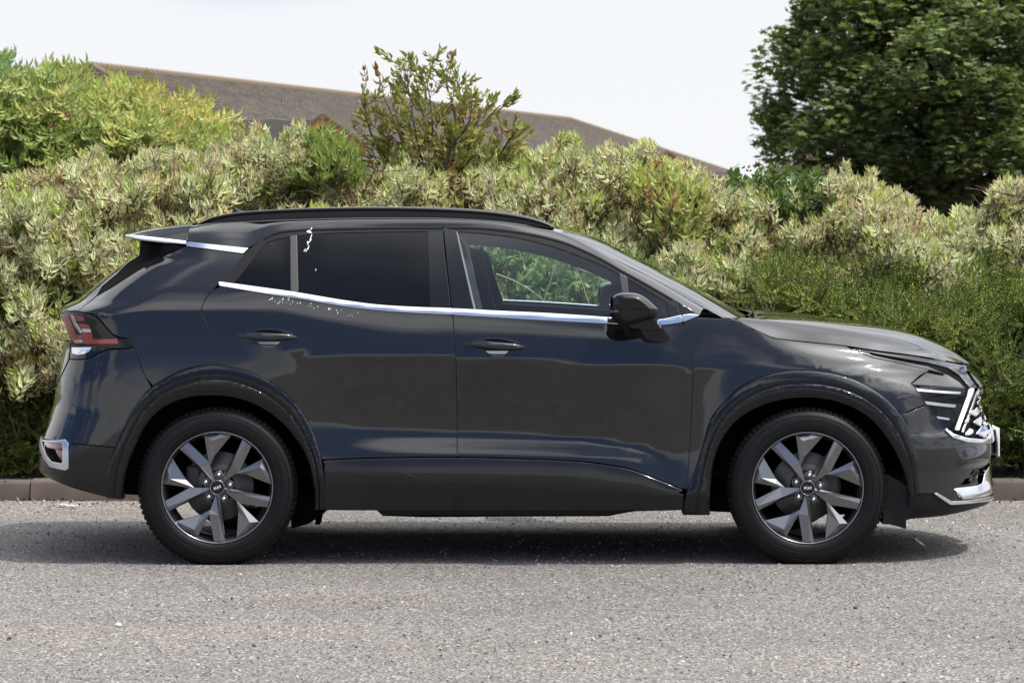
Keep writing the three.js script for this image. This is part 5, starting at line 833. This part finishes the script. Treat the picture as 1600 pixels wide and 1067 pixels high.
// yellow-green shrub behind, upper left
seed = 202;
const GOLD = [0.5, 0.45, 0.13], LIME = [0.32, 0.36, 0.085], pin = [];
for (let i = 0; i < 3; i++) pin.push(whorl(() => pinnate(3, 0.13, 0.06, 0.024, rnd() < 0.4 ? GOLD : LIME, rnd() < 0.45 ? GOLD : LIME), 5, [0.7, 1.7]));
for (let i = 0; i < 2; i++) pin.push(whorl(() => pinnate(3, 0.14, 0.06, 0.024, LIME, [0.18, 0.28, 0.035]), 5, [0.6, 1.6]));
const PIN = LEAFMAT(0.5);
shrub({ name: 'yellow_green_shrub', label: 'tall yellow-green feathery shrub at upper left against the roof', shoots: pin, mat: PIN, ...outlineOf([[-160, 120], [-60, 96], [0, 72], [14, 100], [30, 118], [52, 106], [70, 100], [84, 84], [104, 108], [140, 118], [175, 112], [200, 130], [232, 122], [250, 152], [275, 160], [300, 148], [335, 152], [352, 190]], [[-160, 520], [352, 520]]), z: -5.3, depth: 1.5, n: 2100, parts: 260, k: 31, stems: 14, bark: BARK, bump: 0.7, size: [0.75, 1.2], up: 0.9, tint: (x, y) => { const n = fbm(x * 0.01, y * 0.012, 2.2, 3) + (x - 170) * 0.0012; return [1 + 0.7 * n, 1 + 0.25 * n, 1 - 0.3 * n]; }, berries: [[82, 197], [106, 180], [112, 296], [118, 300]], berryZ: 0.3 });
// small bright green bush
const lance = []; for (let i = 0; i < 3; i++) lance.push(shoot({ mid: [0.2, 0.27, 0.06], edge: [0.27, 0.33, 0.08], leafLen: 0.09, leafWid: 0.02, len: 0.16, pairs: 4, tip: 4, spread: [0.4, 1.0], stem: [0.1, 0.12, 0.03], curl: 0.5, us: [-1, 0, 1] }));
shrub({ name: 'green_bush', label: 'small fresh green bush rising from the hedge below the brick gable', shoots: lance, mat: LEAFMAT(0.45), ...outlineOf([[452, 262], [470, 232], [490, 212], [506, 204], [525, 210], [548, 222], [562, 255]], [[452, 280], [480, 292], [530, 292], [562, 280]]), z: -4.25, depth: 0.6, n: 170, parts: 110, k: 37, stems: 4, bark: BARK, bump: 0.2, full: true });
// yellowing bush with orange leaves
const yel = []; for (let i = 0; i < 3; i++) yel.push(shoot({ mid: [0.3, 0.35, 0.08], edge: [0.4, 0.42, 0.12], leafLen: 0.085, leafWid: 0.032, len: 0.15, pairs: 3, tip: 3, spread: [0.6, 1.3], stem: [0.12, 0.1, 0.03], us: [-1, 0, 1] }));
yel.push(shoot({ mid: [0.32, 0.18, 0.06], edge: [0.4, 0.27, 0.09], leafLen: 0.06, leafWid: 0.026, len: 0.15, pairs: 3, tip: 3, us: [-1, 0, 1] }));
shrub({ name: 'yellowing_bush', label: 'lime and yellow bush with a few orange leaves above the windscreen', shoots: yel, mat: LEAFMAT(0.5), ...outlineOf([[985, 262], [1005, 248], [1035, 246], [1060, 262], [1085, 275], [1110, 300]], [[985, 300], [1020, 370], [1060, 400], [1095, 395], [1110, 350]]), z: -3.75, depth: 0.4, n: 105, parts: 90, k: 41, stems: 3, bark: BARK, bump: 0.2, size: [0.7, 1.1], full: true });
// leafy green shrub with red berries before the tree
const vib = []; for (let i = 0; i < 3; i++) vib.push(shoot({ mid: [0.07, 0.13, 0.025], edge: [0.12, 0.19, 0.03], leafLen: 0.06, leafWid: 0.046, len: 0.15, pairs: 3, tip: 2, spread: [0.7, 1.4], bulge: 0.65, us: [-1, 0, 1] }));
shrub({ name: 'berry_shrub', label: 'green round-leaved shrub with red berry clusters beside the dark tree', shoots: vib, mat: LEAFMAT(0.4), ...outlineOf([[1132, 292], [1140, 250], [1160, 258], [1185, 270], [1215, 252], [1250, 262], [1290, 268], [1310, 300]], [[1132, 330], [1200, 345], [1310, 340]]), z: -4.3, depth: 0.8, n: 170, parts: 120, k: 47, stems: 6, bark: BARK, bump: 0.3, size: [0.8, 1.1], berries: [[1168, 262], [1213, 268], [1236, 253], [1266, 245], [1292, 267], [1190, 298]], full: true });
// dark green small-leaved hedge at right, with arching tips
seed = 303;
const lon = []; for (let i = 0; i < 4; i++) lon.push(mergeGeometries([0, 1, 2, 3].map((k) => { const g = spray(13, rr(0.16, 0.24), 0.0155, [0.14, 0.21, 0.03], [0.21, 0.28, 0.045]); g.rotateX(rr(-0.5, 0.5)); g.rotateZ(rr(-0.7, 0.7)); g.translate(rr(-0.05, 0.05), rr(0, 0.08), rr(-0.05, 0.05)); return g; })));
for (let i = 0; i < 2; i++) lon.push(mergeGeometries([0, 1, 2].map(() => { const g = spray(12, rr(0.16, 0.26), 0.017, [0.27, 0.34, 0.04], [0.36, 0.42, 0.06]); g.rotateX(rr(-0.5, 0.5)); g.rotateZ(rr(-0.7, 0.7)); return g; })));
const LON = LEAFMAT(0.25, 0.75);
shrub({ name: 'small_leaved_hedge', label: 'dark green small-leaved hedge along the kerb ahead of the bonnet', category: 'hedge', shoots: lon, mat: LON, ...outlineOf([[1090, 480], [1130, 440], [1170, 405], [1210, 392], [1260, 410], [1320, 420], [1400, 415], [1470, 425], [1530, 410], [1600, 415], [1700, 420], [1780, 430]], [[1090, 700], [1400, 722], [1500, 726], [1560, 722], [1600, 728], [1780, 728]]), z: -2.6, depth: 1.0, lean: 0.55, n: 4400, parts: 290, k: 53, gap: -0.1, bump: 1.2, up: 0.5, out: 0.75, size: [0.85, 1.25], pow: 1.0, stems: 14, bark: BARK, full: true, tint: (x, y) => { const n = fbm(x * 0.02, y * 0.026, 6.6, 3), b = 1.1 + 1.3 * n; return [b * (0.97 + 0.5 * n), b, b]; } });
shrub({ name: 'small_leaved_hedge', label: 'shaded dark green ground-hugging hedge at the left edge, over the kerb', category: 'hedge', shoots: lon.slice(0, 4), mat: LON, ...outlineOf([[-140, 620], [-20, 605], [40, 600], [90, 612], [160, 640], [330, 640]], [[-140, 742], [330, 742]]), z: -2.95, depth: 0.8, n: 900, parts: 160, k: 59, bump: 0.2, up: 0.2, out: 0.8, stems: 6, bark: BARK, full: true });
// broad-leaved tangle that shows through the front windows, with bare canes
const bram = []; for (let i = 0; i < 3; i++) bram.push(shoot({ mid: [0.13, 0.2, 0.05], edge: [0.22, 0.3, 0.09], leafLen: 0.062, leafWid: 0.044, len: 0.2, pairs: 4, tip: 2, spread: [0.7, 1.4], bulge: 0.7, us: [-1, 0, 1] }));
const tangle = shrub({ name: 'bramble', label: 'broad-leaved green bramble with bare canes showing through the front window', shoots: bram, mat: LEAFMAT(0.4), ...outlineOf([[640, 372], [720, 362], [800, 366], [880, 370], [960, 390], [1060, 430]], [[640, 640], [1060, 640]]), z: -2.6, depth: 0.7, n: 480, parts: 200, k: 61, stems: 8, bark: BARK, bump: 0.3, full: true });
{ const cane = M(0.26, 0.21, 0.16, 0.8); for (const c of [[[775, 428], [805, 440], [840, 462], [862, 486], [880, 520]], [[846, 520], [850, 470], [860, 440], [868, 405], [872, 380]], [[880, 400], [905, 420], [940, 432], [980, 450]], [[930, 500], [915, 460], [905, 430], [890, 400]]]) part('cane', tube(c.map(([x, y]) => at(x, y, -2.45)), [0.005, 0.0045, 0.004, 0.003], 5), cane, tangle); }

// twiggy olive shrub that stands above the hedge: every stem is drawn, leaves sit along them
{
  seed = 404; const t = thing('tall_shrub', 'tall twiggy olive-green shrub standing above the hedge in front of the roof', 'shrub');
  const OL = [0.2, 0.215, 0.04], RD = [0.25, 0.16, 0.05];
  const sp = [0, 1, 2].map(() => shoot({ mid: OL, edge: [0.27, 0.28, 0.05], leafLen: 0.056, leafWid: 0.025, len: 0.12, pairs: 3, tip: 3, spread: [0.5, 1.2], stem: [0.05, 0.03, 0.02], us: [-1, 0, 1] }));
  sp.push(shoot({ mid: RD, edge: [0.22, 0.14, 0.04], leafLen: 0.055, leafWid: 0.026, len: 0.11, pairs: 2, tip: 3, us: [-1, 0, 1] }));
  const Z = -4.9, stems = [[[700, 330], [690, 280], [676, 230], [672, 175], [665, 130], [660, 100]], [[705, 330], [706, 270], [712, 200], [708, 160], [698, 125], [688, 98]], [[712, 330], [720, 265], [742, 210], [760, 185], [778, 165]], [[680, 330], [655, 270], [630, 215], [610, 180], [598, 150]], [[670, 330], [620, 270], [580, 210], [568, 175], [562, 148]], [[690, 330], [660, 255], [648, 200], [640, 150], [632, 98]], [[720, 330], [735, 260], [725, 200], [718, 150], [712, 120]], [[725, 330], [765, 262], [790, 225], [800, 205]], [[715, 320], [760, 275], [785, 240], [802, 212]], [[690, 320], [700, 240], [735, 190], [740, 150]], [[660, 320], [600, 262], [572, 235]], [[700, 300], [680, 210], [655, 165], [645, 140]], [[690, 300], [640, 235], [608, 215], [590, 200]]];
  const wood = [], mat = LEAFMAT(0.4), place = [];
  for (const s of stems) {
    const zz = Z + rr(-0.35, 0.35), P = s.map(([x, y]) => at(x + rr(-3, 3), y, zz + rr(-0.06, 0.06))); P.unshift(V(at(s[0][0], 0, zz).x, 0.1, zz)); wood.push(tube(P, [0.016, 0.011, 0.008, 0.006, 0.004, 0.0025], 5));
    const c = new THREE.CatmullRomCurve3(P), n = Math.round(c.getLength() * 17); for (let k = 0; k < n; k++) { const u = 0.5 + 0.5 * (k + rnd()) / n; if (u < 0.6 && rnd() < 0.5) continue; const p = c.getPointAt(Math.min(u, 1)), d = c.getTangentAt(Math.min(u, 0.999)); const side = V(rr(-1, 1), rr(-0.2, 0.7), rr(-1, 1)), L = rr(0.02, 0.16) * (1.15 - u * 0.55), q = p.clone().addScaledVector(side.clone().normalize(), L); if (L > 0.05) wood.push(tube([p, p.clone().lerp(q, 0.5).add(V(0, -0.006, 0)), q], [0.003, 0.002], 4)); place.push([q, d.clone().multiplyScalar(0.8).add(side)]); }
  }
  part('branch', merge(wood), BARK, t);
  for (const [p, d] of place) { const m = part('leafy_shoot', sp[rnd() < 0.82 ? Math.floor(rnd() * 3) : 3], mat, t); m.position.copy(p); m.quaternion.copy(aim(d, rr(0, 6.3))); m.scale.setScalar(rr(0.65, 1.15)); }
}
// ------------------------------------------------------------------ the tree beyond the hedge
function maple(name, label, base, sc, parts, group) {
  const t = thing(name, label, 'tree', group);
  const star = () => { const s = [], n = 5; for (let i = 0; i <= n * 2; i++) { const a = -2.2 + 4.4 * i / (n * 2), r = i % 2 ? 0.5 : (i === 0 || i === n * 2 ? 0.62 : 1); s.push([Math.sin(a) * r, Math.cos(a) * r]); } const pos = [], cl = [], k = rr(0.7, 1.35), yl = rnd() < 0.07 ? 1.7 : 1; for (let i = 0; i < s.length - 1; i++) { const z = (q) => -0.25 * (q[0] * q[0] + q[1] * q[1]) + 0.18 * Math.abs(q[0]); pos.push(0, -0.05, 0, s[i + 1][0], s[i + 1][1], z(s[i + 1]), s[i][0], s[i][1], z(s[i])); for (let c = 0; c < 3; c++) cl.push(0.1 * k * yl, 0.15 * k, 0.025 * k); } const g = new THREE.BufferGeometry(); g.setAttribute('position', new THREE.Float32BufferAttribute(pos, 3)); g.setAttribute('color', new THREE.Float32BufferAttribute(cl, 3)); g.computeVertexNormals(); return g; };
  const cluster = () => { const l = []; for (let i = 0; i < 8; i++) { const g = star(); const r = rr(0.06, 0.09); g.scale(r, r, r); g.rotateX(-0.75 + rr(-0.95, 0.95)); g.rotateY(rr(0, 6.28)); g.translate(rr(-0.14, 0.14), rr(-0.1, 0.1), rr(-0.14, 0.14)); l.push(g); } return mergeGeometries(l); };
  const cl = [cluster(), cluster(), cluster()], wood = [], spots = [];
  const domeW = pchip([1.3, 1.7, 2.3, 3.0, 3.8, 4.4, 5.0, 5.4], [1.5, 2.0, 2.3, 2.3, 2.05, 1.5, 0.8, 0.2]);
  const trunkTop = V(0, 3.2, 0); wood.push(tube([V(0, -0.3, 0), V(0.05, 1, 0.02), V(-0.03, 2.2, 0), trunkTop, V(0.05, 4.8, 0)], [0.2, 0.16, 0.13, 0.1, 0.03], 9));
  for (let i = 0; i < 84; i++) {
    const a = i * 2.39996, h = 1.55 + 3.75 * ((i + 0.5) / 84), w = domeW(h), r = w * (i % 3 === 0 ? rr(0.3, 0.6) : rr(0.74, 1.08)), c = V(Math.cos(a) * r, h + rr(-0.15, 0.15), Math.sin(a) * r), root = V(0, Math.max(1.2, h - 0.35 - r * 0.35), 0);
    wood.push(tube([root, root.clone().lerp(c, 0.5).add(V(0, 0.08, 0)), c], [0.05, 0.03, 0.008], 5));
    const R = rr(0.34, 0.74); for (let k = 0; k < 88; k++) { const d = V(rr(-1, 1), rr(-1, 1), rr(-1, 1)).normalize().multiplyScalar(R * Math.pow(rnd(), 0.4)); d.y *= 0.95; spots.push(c.clone().add(d)); }
    for (let k = 0; k < 3; k++) { const e = c.clone().add(V(rr(-0.5, 0.5), rr(-0.2, 0.5), rr(-0.5, 0.5))); wood.push(tube([c.clone().lerp(root, 0.3), c.clone().lerp(e, 0.3), e], [0.02, 0.012, 0.005], 4)); }
  }
  part('trunk', merge(wood), M(0.06, 0.048, 0.038, 0.95), t);
  const mat = LEAFMAT(0.42), each = [[], [], []]; spots.forEach((p) => each[Math.floor(rnd() * 3)].push(p));
  each.forEach((list, v) => { const im = new THREE.InstancedMesh(cl[v], mat, list.length); im.name = 'crown'; im.castShadow = im.receiveShadow = true; im.userData.kind = 'stuff'; list.forEach((p, i) => { dummy.position.copy(p); dummy.rotation.set(rr(-0.3, 0.3), rr(0, 6.28), rr(-0.3, 0.3)); dummy.scale.setScalar(rr(0.8, 1.25)); dummy.updateMatrix(); im.setMatrixAt(i, dummy.matrix); const b = rr(0.75, 1.3); im.setColorAt(i, col(b, b, b)); }); t.add(im); });
  t.position.copy(base); t.scale.setScalar(sc); return t;
}
seed = 505;
const bp = at(1440, 330, -29); maple('maple_tree', 'large dark green broad-leaved tree at upper right beyond the hedge', V(bp.x + 0.38, 0, -29), 1.0);
// ------------------------------------------------------------------ the long tiled roof beyond the hedge
{
  seed = 606;
  const hall = thing('long_building', 'long low brick building with a brown tiled hipped roof behind the hedge', 'building');
  const R0 = at(140, 103, ZC - 110), R1v = at(890, 187, ZC - 182); R1v.y = R0.y;
  const dir = R1v.clone().sub(R0); dir.y = 0; const L = dir.length(); dir.normalize(); const perp = V(-dir.z, 0, dir.x); if (perp.x < 0) perp.negate();
  const run = 7.9, drop = 2.95, slope = Math.hypot(run, drop);
  const tileM = [[0.09, 0.074, 0.058], [0.12, 0.095, 0.072], [0.064, 0.055, 0.047]].map((c) => M(...c, 0.85)), ridgeM = M(0.14, 0.098, 0.06, 0.85), brick = M(0.3, 0.13, 0.085, 0.9);
  // a roof plane as courses of tiles; a(v), b(v) give its two ends at v = 0 (ridge) .. 1 (eave)
  const plane = (a, b, up) => { const out = [[], [], []], n = Math.round(slope / 0.33); for (let r = 0; r < n; r++) { const v0 = r / n, v1 = (r + 1.15) / n, A0 = a(v0), B0 = b(v0), A1 = a(v1), B1 = b(v1), len = A1.distanceTo(B1), m = Math.max(1, Math.round(len / 0.36)), th = 0.06; for (let k = 0; k < m; k++) { const u0 = (k + 0.06) / m, u1 = (k + 0.94) / m, p = [A0.clone().lerp(B0, u0), A0.clone().lerp(B0, u1), A1.clone().lerp(B1, u1), A1.clone().lerp(B1, u0)]; p[2].addScaledVector(up, th); p[3].addScaledVector(up, th); const c = p[2].clone().lerp(p[3], 0.5).addScaledVector(up, 0.025), c0 = p[0].clone().lerp(p[1], 0.5).addScaledVector(up, 0.02); const q = (i) => p[i], tri = [q(0), q(3), c, q(0), c, c0, c0, c, q(2), c0, q(2), q(1), q(3), q(3).clone().addScaledVector(up, -th), q(2), q(2), q(3).clone().addScaledVector(up, -th), q(2).clone().addScaledVector(up, -th)]; const o = out[Math.floor(rnd() * 3)]; for (const t of tri) o.push(t.x, t.y, t.z); } } return out.map((o) => { const g = new THREE.BufferGeometry(); g.setAttribute('position', new THREE.Float32BufferAttribute(o, 3)); g.computeVertexNormals(); return g; }); };
  const eave = (p, alongSign, v) => p.clone().addScaledVector(perp, run * v).addScaledVector(dir, alongSign * run * v).add(V(0, -drop * v, 0));
  const eaveB = (p, alongSign, v) => p.clone().addScaledVector(perp, -run * v).addScaledVector(dir, alongSign * run * v).add(V(0, -drop * v, 0));
  const upS = perp.clone().multiplyScalar(drop).add(V(0, run, 0)).normalize(), upE = dir.clone().multiplyScalar(-drop).add(V(0, run, 0)).normalize();
  const roofs = [plane((v) => eave(R0, -1, v), (v) => eave(R1v, 1, v), upS), plane((v) => eaveB(R0, -1, v), (v) => eave(R0, -1, v), upE)];
  const solid = (pts) => { const g = new THREE.BufferGeometry(); const a = []; for (const f of pts) for (let k = 1; k < f.length - 1; k++) for (const p of [f[0], f[k], f[k + 1]]) a.push(p.x, p.y, p.z); g.setAttribute('position', new THREE.Float32BufferAttribute(a, 3)); g.computeVertexNormals(); return g; };
  const dn = V(0, -0.03, 0), E = (p, s) => eave(p, s, 1.03).add(dn), EB = (p, s) => eaveB(p, s, 1.03).add(dn), r0 = R0.clone().add(dn), r1 = R1v.clone().add(dn);
  const roof = part('roof', solid([[r0, E(R0, -1), E(R1v, 1), r1], [r0, r1, EB(R1v, 1), EB(R0, -1)], [r0, EB(R0, -1), E(R0, -1)], [r1, E(R1v, 1), EB(R1v, 1)]]), tileM[0], hall);
  for (let i = 0; i < 3; i++) part('roof_tile', merge(roofs.map((r) => r[i])), tileM[i], roof, 'stuff');
  const ridge = []; const rt = (a, b) => { const n = Math.round(a.distanceTo(b) / 0.45); for (let i = 0; i < n; i++) { const p = a.clone().lerp(b, (i + 0.5) / n), g = new THREE.CylinderGeometry(0.13, 0.14, 0.44, 7, 1, false, 0, Math.PI * 2); g.applyQuaternion(aim(b.clone().sub(a), 0)); g.translate(p.x, p.y + 0.02, p.z); ridge.push(g); } };
  rt(R0, R1v); rt(R1v, eave(R1v, 1, 1)); rt(R0, eave(R0, -1, 1)); rt(R0, eaveB(R0, -1, 1)); part('ridge_tile', merge(ridge), ridgeM, roof, 'stuff');
  const wallPts = [eave(R0, -1, 0.94), eave(R1v, 1, 0.94), eaveB(R1v, 1, 0.94), eaveB(R0, -1, 0.94)].map((p) => V(p.x, 0, p.z)), top = R0.y - drop - 0.02, W = []; for (let i = 0; i < 4; i++) { const a = wallPts[i], b = wallPts[(i + 1) % 4]; W.push([a, b, V(b.x, top, b.z), V(a.x, top, a.z)]); } part('wall', solid(W), brick, hall);
  // small gables standing out of the slope
  const gable = (px, py, dist, w, h, back) => {
    const P = at(px, py, ZC - dist), f = V(0.05, 0, 1).normalize(), s = V(1, 0, -0.05).normalize(), bk = V(-0.93, 0.0, -0.36).normalize().multiplyScalar(back), a = P.clone().addScaledVector(s, -w).add(V(0, -h, 0)), b = P.clone().addScaledVector(s, w).add(V(0, -h, 0));
    const g = new THREE.Group(); g.name = 'gable'; hall.add(g);
    part('gable_roof', solid([[P, a, a.clone().add(bk), P.clone().add(bk)], [P, P.clone().add(bk), b.clone().add(bk), b]]), tileM[2], g);
    const bar = (p, q, t, d) => { const n = q.clone().sub(p), l = n.length(), m = new THREE.BoxGeometry(d, l, t); m.applyQuaternion(aim(n, 0)); const c = p.clone().lerp(q, 0.5); m.translate(c.x, c.y, c.z + 0.12); return m; };
    part('barge_board', merge([bar(P, a, 0.06, 0.26), bar(P, b, 0.06, 0.26)]), M(0.42, 0.16, 0.085, 0.8), g);
    part('verge_tile', merge([bar(P.clone().add(V(0, 0.16, 0)), a.clone().add(V(0, 0.16, 0)), 0.16, 0.07), bar(P.clone().add(V(0, 0.16, 0)), b.clone().add(V(0, 0.16, 0)), 0.16, 0.07)]), ridgeM, g);
    part('gable_wall', solid([[P.clone().add(V(0, -0.25, -0.1)), a.clone().add(V(0.4, 0, -0.1)), b.clone().add(V(-0.4, 0, -0.1))]]), brick, g);
  };
  gable(504, 187, 98, 1.35, 0.95, 3.4); gable(1042, 242, 160, 1.2, 0.7, 2.4);
}
{ // litter on the tarmac
  seed = 707;
  const scrap = (name, label, cat, px, py, w, d, c) => { const p = at(px, py, 0), k = EYE / (EYE - p.y), X = p.x * k, Z = ZC - (ZC) * k; const g = new THREE.PlaneGeometry(w, d, 8, 3); g.rotateX(-Math.PI / 2); const a = g.attributes.position; for (let i = 0; i < a.count; i++) { const e = 0.75 + 0.35 * fbm(a.getX(i) * 60 + w * 900, 3, a.getZ(i) * 60, 2); a.setXYZ(i, a.getX(i) * e, 0.010 + 0.012 * Math.abs(fbm(a.getX(i) * 40, 7 + w, a.getZ(i) * 40, 2)) * 2, a.getZ(i) * e); } g.computeVertexNormals(); const m = part(numbered(name), g, M(...c, 0.8), scene); m.position.set(X, 0, Z); tag(m, label, cat); };
  scrap('paper_scrap', 'white crumpled paper scrap on the sunlit tarmac left of the rear wheel', 'litter', 97, 792, 0.06, 0.06, [0.75, 0.72, 0.68]);
  scrap('paper_scrap', 'second white paper scrap just right of the first, left of the rear wheel', 'litter', 112, 793.5, 0.075, 0.05, [0.78, 0.75, 0.72]);
  scrap('fallen_leaf', 'pale yellow fallen leaf on the tarmac in front of the nose', 'leaf', 1536, 825, 0.03, 0.03, [0.5, 0.38, 0.14]);
  const peb = (label, px, py, r, c) => { const p = at(px, py, 0), k = EYE / (EYE - p.y), X = p.x * k, Z = ZC - ZC * k, g = new THREE.IcosahedronGeometry(r, 2), a = g.attributes.position; for (let i = 0; i < a.count; i++) { const e = 1 + 0.35 * fbm(a.getX(i) / r, a.getY(i) / r + px, a.getZ(i) / r, 3); a.setXYZ(i, a.getX(i) * e, a.getY(i) * e * 0.7, a.getZ(i) * e); } const m = part(numbered('pebble'), toCreasedNormals(g, 0.5), M(...c, 0.85), scene); m.position.set(X, r * 0.5, Z); tag(m, label, 'stone'); };
  peb('pale pebble below the rear wheel, larger of the two pale ones', 184, 979, 0.012, [0.6, 0.57, 0.53]); peb('small pale tan pebble near the bottom edge below the rear wheel', 308, 1041, 0.009, [0.42, 0.33, 0.24]);
  peb('dark stone on the tarmac below the rear wheel, right of the pale pebbles', 396, 1010, 0.008, [0.06, 0.06, 0.06]); peb('dark stone lying near the left edge of the tarmac', 14, 998, 0.009, [0.08, 0.08, 0.08]); peb('flat dark chip of stone at the shadow edge under the rear door', 588, 873, 0.014, [0.03, 0.03, 0.03]); peb('dark stone on the tarmac below the front door', 1337, 951, 0.009, [0.05, 0.05, 0.05]);
}
renderer.render(scene, camera);
